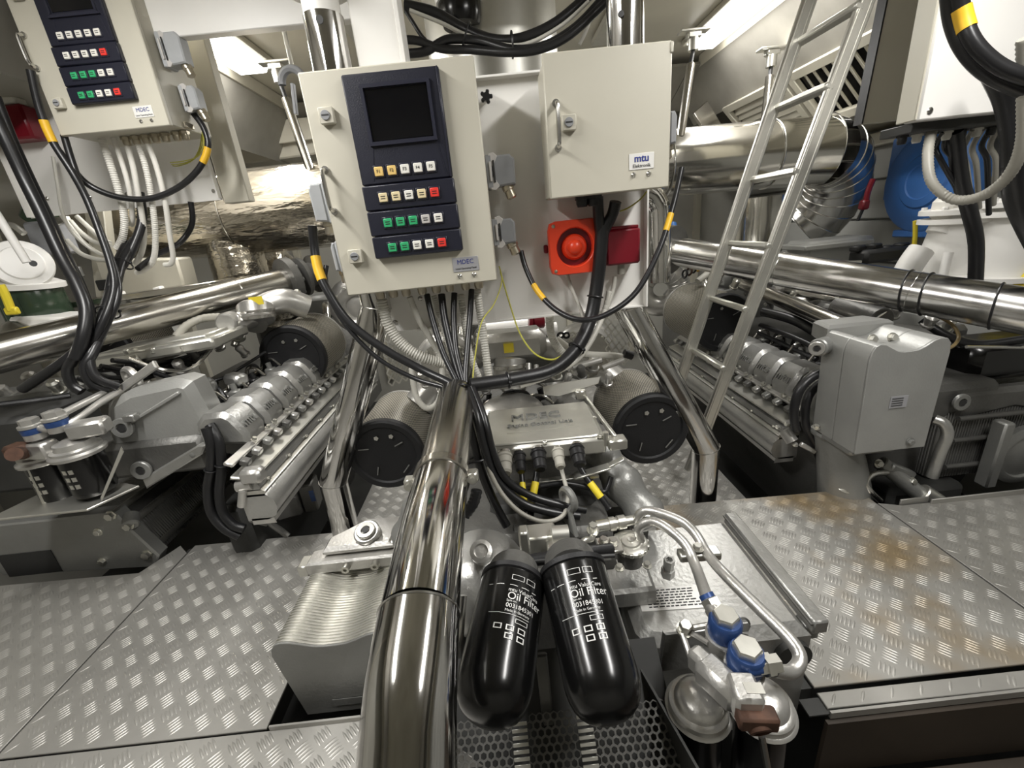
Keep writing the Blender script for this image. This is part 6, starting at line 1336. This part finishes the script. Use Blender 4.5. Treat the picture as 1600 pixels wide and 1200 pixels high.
# --- overhead black cables
g = 'black cable loops overhead between the posts'
for lb, pts, r, m in (('topmost black cable of the overhead loop', [(-0.1913, 1.62, 1.708), (-0.1022, 1.62, 1.682), (-0.0203, 1.6, 1.628), (0.0632, 1.58, 1.587), (0.1488, 1.56, 1.576), (0.2554, 1.55, 1.603), (0.3625, 1.55, 1.666)], .0150, 'cable'),
                      ('pale cable inside the overhead black loop', [(-0.176, 1.6, 1.687), (-0.0857, 1.6, 1.648), (-0.0125, 1.57, 1.601), (0.0987, 1.55, 1.561), (0.1746, 1.54, 1.558), (0.2706, 1.53, 1.59), (0.3478, 1.53, 1.638)], .0055, 'conduit'),
                      ('middle black cable of the overhead loop', [(-0.2109, 1.6, 1.581), (-0.1436, 1.58, 1.575), (-0.0713, 1.57, 1.595), (0.0238, 1.56, 1.58), (0.115, 1.53, 1.541), (0.2092, 1.52, 1.539), (0.3059, 1.52, 1.577), (0.392, 1.52, 1.641)], .0125, 'cable'),
                      ('lowest black cable of the overhead loop', [(-0.2018, 1.58, 1.609), (-0.1585, 1.58, 1.602), (-0.0938, 1.57, 1.574), (-0.0077, 1.56, 1.561), (0.0955, 1.53, 1.536), (0.1884, 1.51, 1.528), (0.2824, 1.5, 1.552), (0.3957, 1.5, 1.625)], .0115, 'cable'),
                      ('thin black cable crossing down at the left of the overhead loop', [(-0.188, 1.6, 1.685), (-0.1707, 1.59, 1.653), (-0.1473, 1.58, 1.611), (-0.1129, 1.57, 1.576)], .006, 'cable'),
                      ('thin pale cable tied behind the right half of the overhead loop', [(0.3298, 1.6, 1.559), (0.351, 1.6, 1.59), (0.366, 1.6, 1.621), (0.383, 1.6, 1.659)], .006, 'conduit')):
    cable(lb, pts, r, m, g)
b = MB(); b.torus((-0.0163, 1.57, 1.601), (1, .1, -.5), .034, .003, 20, 6); tag(b.build('cable_tie', 'rubber', None), 'cable tie round the left part of the overhead loop', 'cable tie')
b = MB(); b.torus((0.1174, 1.545, 1.558), (1, 0, 0), .032, .003, 20, 6); tag(b.build('cable_tie', 'rubber', None), 'cable tie at the lowest point of the overhead loop', 'cable tie')
# --- left cabinet
g = 'thick black cables at the left'
cable('thickest black cable at the left edge, falling past the red box to the bundle', [(-1.519, 1.62, 1.588), (-1.512, 1.62, 1.474), (-1.509, 1.62, 1.353), (-1.485, 1.6, 1.242), (-1.445, 1.56, 1.107), (-1.398, 1.52, 1.012), (-1.368, 1.48, 0.9296), (-1.375, 1.44, 0.8527), (-1.412, 1.42, 0.7856)], .0185, group=g)
cable('black cable falling beside the thickest one at the left edge', [(-1.524, 1.66, 1.599), (-1.53, 1.66, 1.464), (-1.527, 1.66, 1.339), (-1.484, 1.62, 1.208), (-1.444, 1.58, 1.089), (-1.405, 1.54, 0.9884), (-1.379, 1.5, 0.9163), (-1.39, 1.46, 0.8386), (-1.457, 1.44, 0.7622)], .0150, group=g)
cable('black cable with a yellow sleeve from the left cabinet handle to the bundle', [(-1.4, 1.68, 1.663), (-1.421, 1.68, 1.559), (-1.422, 1.68, 1.467), (-1.4, 1.68, 1.372), (-1.371, 1.66, 1.284), (-1.347, 1.63, 1.178), (-1.329, 1.6, 1.071), (-1.317, 1.56, 0.9875), (-1.332, 1.5, 0.9003), (-1.383, 1.46, 0.8156)], .0115, sleeves=((.15, .22, 'amber'),), group=g)
cable('black cable twin running beside the yellow-sleeved one', [(-1.411, 1.72, 1.488), (-1.402, 1.7, 1.411), (-1.39, 1.68, 1.318), (-1.369, 1.66, 1.222), (-1.345, 1.63, 1.125), (-1.325, 1.6, 1.028), (-1.309, 1.55, 0.9552), (-1.343, 1.5, 0.8684), (-1.392, 1.45, 0.7857)], .0105, group=g)
cable('black cable looping from the lower connector of the left cabinet under the conduits', [(-1.029, 1.84, 1.545), (-1.004, 1.83, 1.496), (-1.002, 1.82, 1.436), (-1.05, 1.81, 1.368), (-1.14, 1.8, 1.31), (-1.244, 1.78, 1.279), (-1.341, 1.76, 1.292), (-1.409, 1.74, 1.335), (-1.429, 1.72, 1.392), (-1.431, 1.7, 1.442)], .0105, sleeves=((.17, .25, 'amber'),))
for i, (lb, pts, r) in enumerate((('inner black cable of the bundle below the left conduits', [(-1.317, 1.84, 1.312), (-1.332, 1.82, 1.211), (-1.368, 1.76, 1.106), (-1.391, 1.68, 1.026), (-1.378, 1.6, 0.9435), (-1.369, 1.5, 0.8489), (-1.383, 1.44, 0.7854), (-1.375, 1.42, 0.714), (-1.344, 1.45, 0.6671)], .0155),
                     ('middle black cable of the bundle below the left conduits', [(-1.372, 1.8, 1.145), (-1.373, 1.7, 1.064), (-1.363, 1.62, 0.9847), (-1.37, 1.54, 0.8853), (-1.375, 1.45, 0.7951), (-1.397, 1.42, 0.7506), (-1.395, 1.42, 0.6933), (-1.365, 1.44, 0.6639)], .0155),
                     ('outer black cable of the bundle, bending left over the chrome pipe', [(-1.414, 1.8, 1.126), (-1.395, 1.68, 1.038), (-1.391, 1.6, 0.9449), (-1.394, 1.5, 0.8516), (-1.439, 1.44, 0.7938), (-1.532, 1.42, 0.7432), (-1.627, 1.42, 0.7014)], .0155),
                     ('black cable of the bundle dropping straight behind the filters', [(-1.416, 1.82, 1.137), (-1.398, 1.7, 1.044), (-1.378, 1.54, 0.8975), (-1.406, 1.44, 0.8058), (-1.45, 1.42, 0.7565), (-1.462, 1.42, 0.701), (-1.441, 1.42, 0.6707)], .0155),
                     ('slim black cable on the right of the bundle with a tie', [(-1.209, 1.95, 1.274), (-1.233, 1.95, 1.191), (-1.29, 1.92, 1.122), (-1.382, 1.9, 1.086), (-1.401, 1.8, 1.04)], .0105))):
    cable(lb, pts, r, group=g, ties=(((.35, .030), (.62, .034)) if i == 0 else ()))
g = 'pale ribbed conduits below the left cabinet'
for lb, pts, r in (('widest pale conduit, leftmost below the left cabinet', [(-1.352, 1.8, 1.493), (-1.355, 1.8, 1.409), (-1.362, 1.8, 1.314), (-1.378, 1.8, 1.226), (-1.41, 1.8, 1.161), (-1.448, 1.8, 1.122)], .0128),
                   ('second pale conduit below the left cabinet', [(-1.311, 1.8, 1.494), (-1.313, 1.8, 1.399), (-1.323, 1.8, 1.31), (-1.363, 1.82, 1.225), (-1.393, 1.84, 1.201)], .0090),
                   ('third pale conduit below the left cabinet', [(-1.272, 1.8, 1.492), (-1.277, 1.8, 1.402), (-1.299, 1.8, 1.286), (-1.338, 1.82, 1.177), (-1.389, 1.84, 1.105), (-1.448, 1.86, 1.06)], .0102),
                   ('fourth pale conduit below the left cabinet, curling left at its end', [(-1.236, 1.8, 1.491), (-1.234, 1.8, 1.398), (-1.253, 1.8, 1.282), (-1.304, 1.82, 1.15), (-1.357, 1.84, 1.07), (-1.415, 1.86, 1.037), (-1.472, 1.88, 1.025)], .0106),
                   ('rightmost pale conduit below the left cabinet, hooked at its end', [(-1.203, 1.8, 1.49), (-1.196, 1.8, 1.395), (-1.207, 1.8, 1.277), (-1.247, 1.82, 1.156), (-1.278, 1.84, 1.074), (-1.304, 1.85, 1.046), (-1.335, 1.86, 1.044)], .0098)):
    cable(lb, pts, r, 'white2', g, rings=.0075, cat='conduit', n=12)
g = 'thin pale cables below the left white plate'
for lb, pts, r, rg in (('thin pale cable hanging from the red box over the plate', [(-1.681, 1.96, 1.483), (-1.692, 1.94, 1.379), (-1.717, 1.94, 1.287), (-1.731, 1.96, 1.21), (-1.704, 1.98, 1.14), (-1.647, 1.98, 1.098)], .006, None),
                   ('pale cable sagging from the plate edge into the bundle', [(-1.805, 2.02, 1.311), (-1.765, 2, 1.238), (-1.737, 2, 1.169), (-1.674, 1.98, 1.116), (-1.614, 1.95, 1.102)], .0085, None),
                   ('ribbed pale conduit sagging below the plate into the bundle', [(-1.788, 2.04, 1.259), (-1.75, 2.02, 1.211), (-1.69, 2, 1.164), (-1.593, 1.95, 1.141)], .0105, .009),
                   ('pale cable nearest the plate, under the ribbed one', [(-1.771, 2.06, 1.276), (-1.738, 2.05, 1.236), (-1.663, 2, 1.182), (-1.597, 1.96, 1.151)], .0095, None),
                   ('lowest pale cable sagging below the plate', [(-1.817, 2.02, 1.184), (-1.769, 2, 1.127), (-1.701, 1.98, 1.098), (-1.608, 1.94, 1.083)], .009, None),
                   ('thin pale cable crossing the plate at the far left', [(-1.842, 1.97, 1.384), (-1.839, 1.97, 1.319), (-1.842, 1.98, 1.251), (-1.849, 2, 1.221)], .006, None)):
    cable(lb, pts, r, 'conduit', g, rings=rg)
for i in range(3):
    cable(('upper', 'middle', 'lower')[i] + ' thin yellow earth wire under the left cabinet', [(-1.024, 1.86, 1.493), (-1.041, 1.86, 1.446), (-1.082, 1.87, 1.415), (-1.147, 1.88, 1.407), (-1.2, 1.89, 1.409)] if i == 0 else ([(-1.033, 1.87, 1.494), (-1.055, 1.87, 1.445), (-1.103, 1.88, 1.41), (-1.164, 1.89, 1.401), (-1.204, 1.9, 1.404)] if i == 1 else [(-1.041, 1.88, 1.496), (-1.069, 1.88, 1.444), (-1.117, 1.89, 1.408), (-1.177, 1.9, 1.397), (-1.207, 1.91, 1.401)]), .002, 'wire', 'earth wires under the left cabinet', cat='wire', n=6)
# --- left engine hoses
g = 'black hoses at the front of the left engine'
for lb, pts in (('outer black hose dropping behind the grey tank', [(-1.02, 1.34, 0.5242), (-1.017, 1.33, 0.4641), (-1.045, 1.33, 0.3808), (-1.077, 1.32, 0.3012), (-1.088, 1.31, 0.2167), (-1.058, 1.3, 0.1521), (-1.015, 1.3, 0.11)]),
                ('inner black hose beside the covers of the left engine', [(-1.02, 1.36, 0.5241), (-0.9958, 1.34, 0.4684), (-1.011, 1.33, 0.3766), (-1.043, 1.32, 0.2837), (-1.049, 1.31, 0.2117), (-1.022, 1.3, 0.161), (-0.9895, 1.3, 0.1402)])):
    cable(lb, pts, .0165, 'rubber', g, cat='hose', ties=((.35, .019),))
cable('thin black cable pair over the left engine top', [(-1.353, 1.75, 0.5543), (-1.233, 1.8, 0.5605), (-1.184, 1.9, 0.5816), (-1.123, 2, 0.613)], .007)
cable('thin black cable behind the eye of the left engine', [(-1.397, 1.62, 0.6991), (-1.362, 1.66, 0.6428), (-1.3, 1.72, 0.5735), (-1.252, 1.8, 0.5449)], .010)
for i in range(4):
    cable(('lowest', 'second lowest', 'second highest', 'highest')[i] + ' black cable fanning over the left engine behind the filters', [V((-1.517, 1.5, 0.7024)) + V((.03 * i, .02 * i, .012 * i)), V((-1.48, 1.55, 0.6483)) + V((.02 * i, .04 * i, .015 * i)), V((-1.466, 1.72, 0.6205)) + V((0, .04 * i, .01 * i)), V((-1.369, 1.85, 0.6181)) + V((0, .05 * i, .01 * i))], .009, group='black cables fanned over the left engine')
# --- right engine cables
for lb, pts, r in (('thick black cable tray hose along the right engine', [(1.313, 2.1, 0.5279), (1.371, 1.95, 0.5093), (1.406, 1.8, 0.4639), (1.418, 1.68, 0.4364)], .022),
                   ('black cable just below the thick hose on the right engine', [(1.307, 2.1, 0.4595), (1.331, 1.9, 0.448), (1.377, 1.75, 0.413), (1.398, 1.68, 0.3907)], .012),
                   ('lower black cable along the right engine covers', [(1.301, 2.1, 0.42), (1.335, 1.92, 0.3958), (1.355, 1.75, 0.3745)], .010)):
    cable(lb, pts, r, 'rubber', 'black cables along the right engine')
for lb, pts in (('front black hose bending down beside the wavy plate of the right engine', [(1.155, 1.42, 0.457), (1.085, 1.41, 0.4389), (1.038, 1.4, 0.3936), (1.03, 1.4, 0.311), (1.049, 1.4, 0.2379)]),
                ('rear black hose bending down beside the wavy plate of the right engine', [(1.194, 1.45, 0.4127), (1.145, 1.45, 0.3878), (1.105, 1.44, 0.3448), (1.102, 1.43, 0.2493), (1.153, 1.42, 0.1387), (1.209, 1.42, 0.0172)])):
    cable(lb, pts, .0155, 'rubber', 'black hoses beside the right engine', cat='hose')
cable('thin brown hose curling behind the wavy plate of the right engine', [(1.478, 1.5, 0.6409), (1.535, 1.48, 0.615), (1.564, 1.42, 0.5844), (1.562, 1.38, 0.5481), (1.519, 1.35, 0.5264), (1.466, 1.33, 0.5241)], .0055, 'bronze', cat='hose')
for i, pts in enumerate(([(1.408, 1.62, 0.5202), (1.491, 1.68, 0.5511), (1.658, 1.8, 0.5431)], [(1.418, 1.6, 0.5186), (1.503, 1.66, 0.5407), (1.689, 1.8, 0.5285)], [(1.383, 1.62, 0.5177), (1.466, 1.68, 0.5458), (1.64, 1.82, 0.5471)])):
    cable(('front', 'middle', 'rear')[i] + ' short black cable climbing behind the wavy plate', pts, .011, 'rubber', 'short black cables behind the wavy plate')
cable('thin silver pipe above the wavy plate of the right engine', [(1.407, 1.55, 0.5912), (1.51, 1.62, 0.5945), (1.619, 1.7, 0.5975)], .004, 'steel', cat='hose', name='thin_pipe')
cable('big black cable loop under the right chrome pipe', [(1.662, 1.62, 0.545), (1.708, 1.55, 0.4913), (1.788, 1.5, 0.4623), (1.894, 1.45, 0.4831)], .016, 'rubber')
# --- right cabinet
g = 'thick black cables at the right edge'
cable('thick black cable with a yellow sleeve sweeping right from the top edge', [(1.054, 1.12, 1.452), (1.078, 1.12, 1.394), (1.097, 1.1, 1.333), (1.14, 1.08, 1.282), (1.191, 1.06, 1.248), (1.257, 1.05, 1.228)], .0155, group=g, sleeves=((.16, .30, 'amber'),))
cable('thick black cable sweeping right just below the yellow-sleeved one', [(1.051, 1.14, 1.461), (1.078, 1.14, 1.39), (1.104, 1.12, 1.324), (1.151, 1.1, 1.269), (1.222, 1.08, 1.226), (1.289, 1.07, 1.206)], .0170, group=g)
cable('heavy black trunk dropping along the right edge', [(1.273, 1.2, 1.291), (1.328, 1.2, 1.221), (1.37, 1.2, 1.132), (1.422, 1.22, 1.038), (1.502, 1.25, 0.9508), (1.682, 1.28, 0.7704)], .028, 'rubber', g, cat='conduit')
cable('black trunk dropping from the right cabinet past the blue reel', [(1.403, 1.4, 1.188), (1.454, 1.42, 1.109), (1.507, 1.44, 1.034), (1.575, 1.46, 0.9514), (1.649, 1.48, 0.8425), (1.712, 1.5, 0.6811)], .021, 'rubber', cat='conduit')
cable('grey ribbed conduit looping in front of the blue reel', [(1.313, 1.38, 1.201), (1.277, 1.34, 1.131), (1.269, 1.3, 1.052), (1.304, 1.26, 1.001), (1.32, 1.2, 1.005), (1.308, 1.14, 1.048), (1.276, 1.1, 1.116), (1.226, 1.08, 1.214), (1.169, 1.06, 1.319)], .0135, 'conduit2', rings=.010, cat='conduit', n=12)
g = 'thin cables hanging from the right cabinet'
for i, (x0, x1, x2, m) in enumerate(((1475, 1470, 1500, 'cable'), (1482, 1490, 1512, 'cable'), (1520, 1510, 1520, 'conduit2'), (1535, 1525, 1530, 'conduit2'), (1548, 1540, 1542, 'cable'), (1560, 1556, 1550, 'conduit2'))):
    lb = ('first', 'second', 'third', 'fourth', 'fifth', 'sixth')[i] + ' thin cable from the left under the right cabinet'
    f = lambda px, py, Y: V((0, 0, 0))
    a, c, d = XR[i]
    cable(lb, [a, a.lerp(c, .5) + V((0, .02, 0)), c, c.lerp(d, .6), d], .0075, m, g)
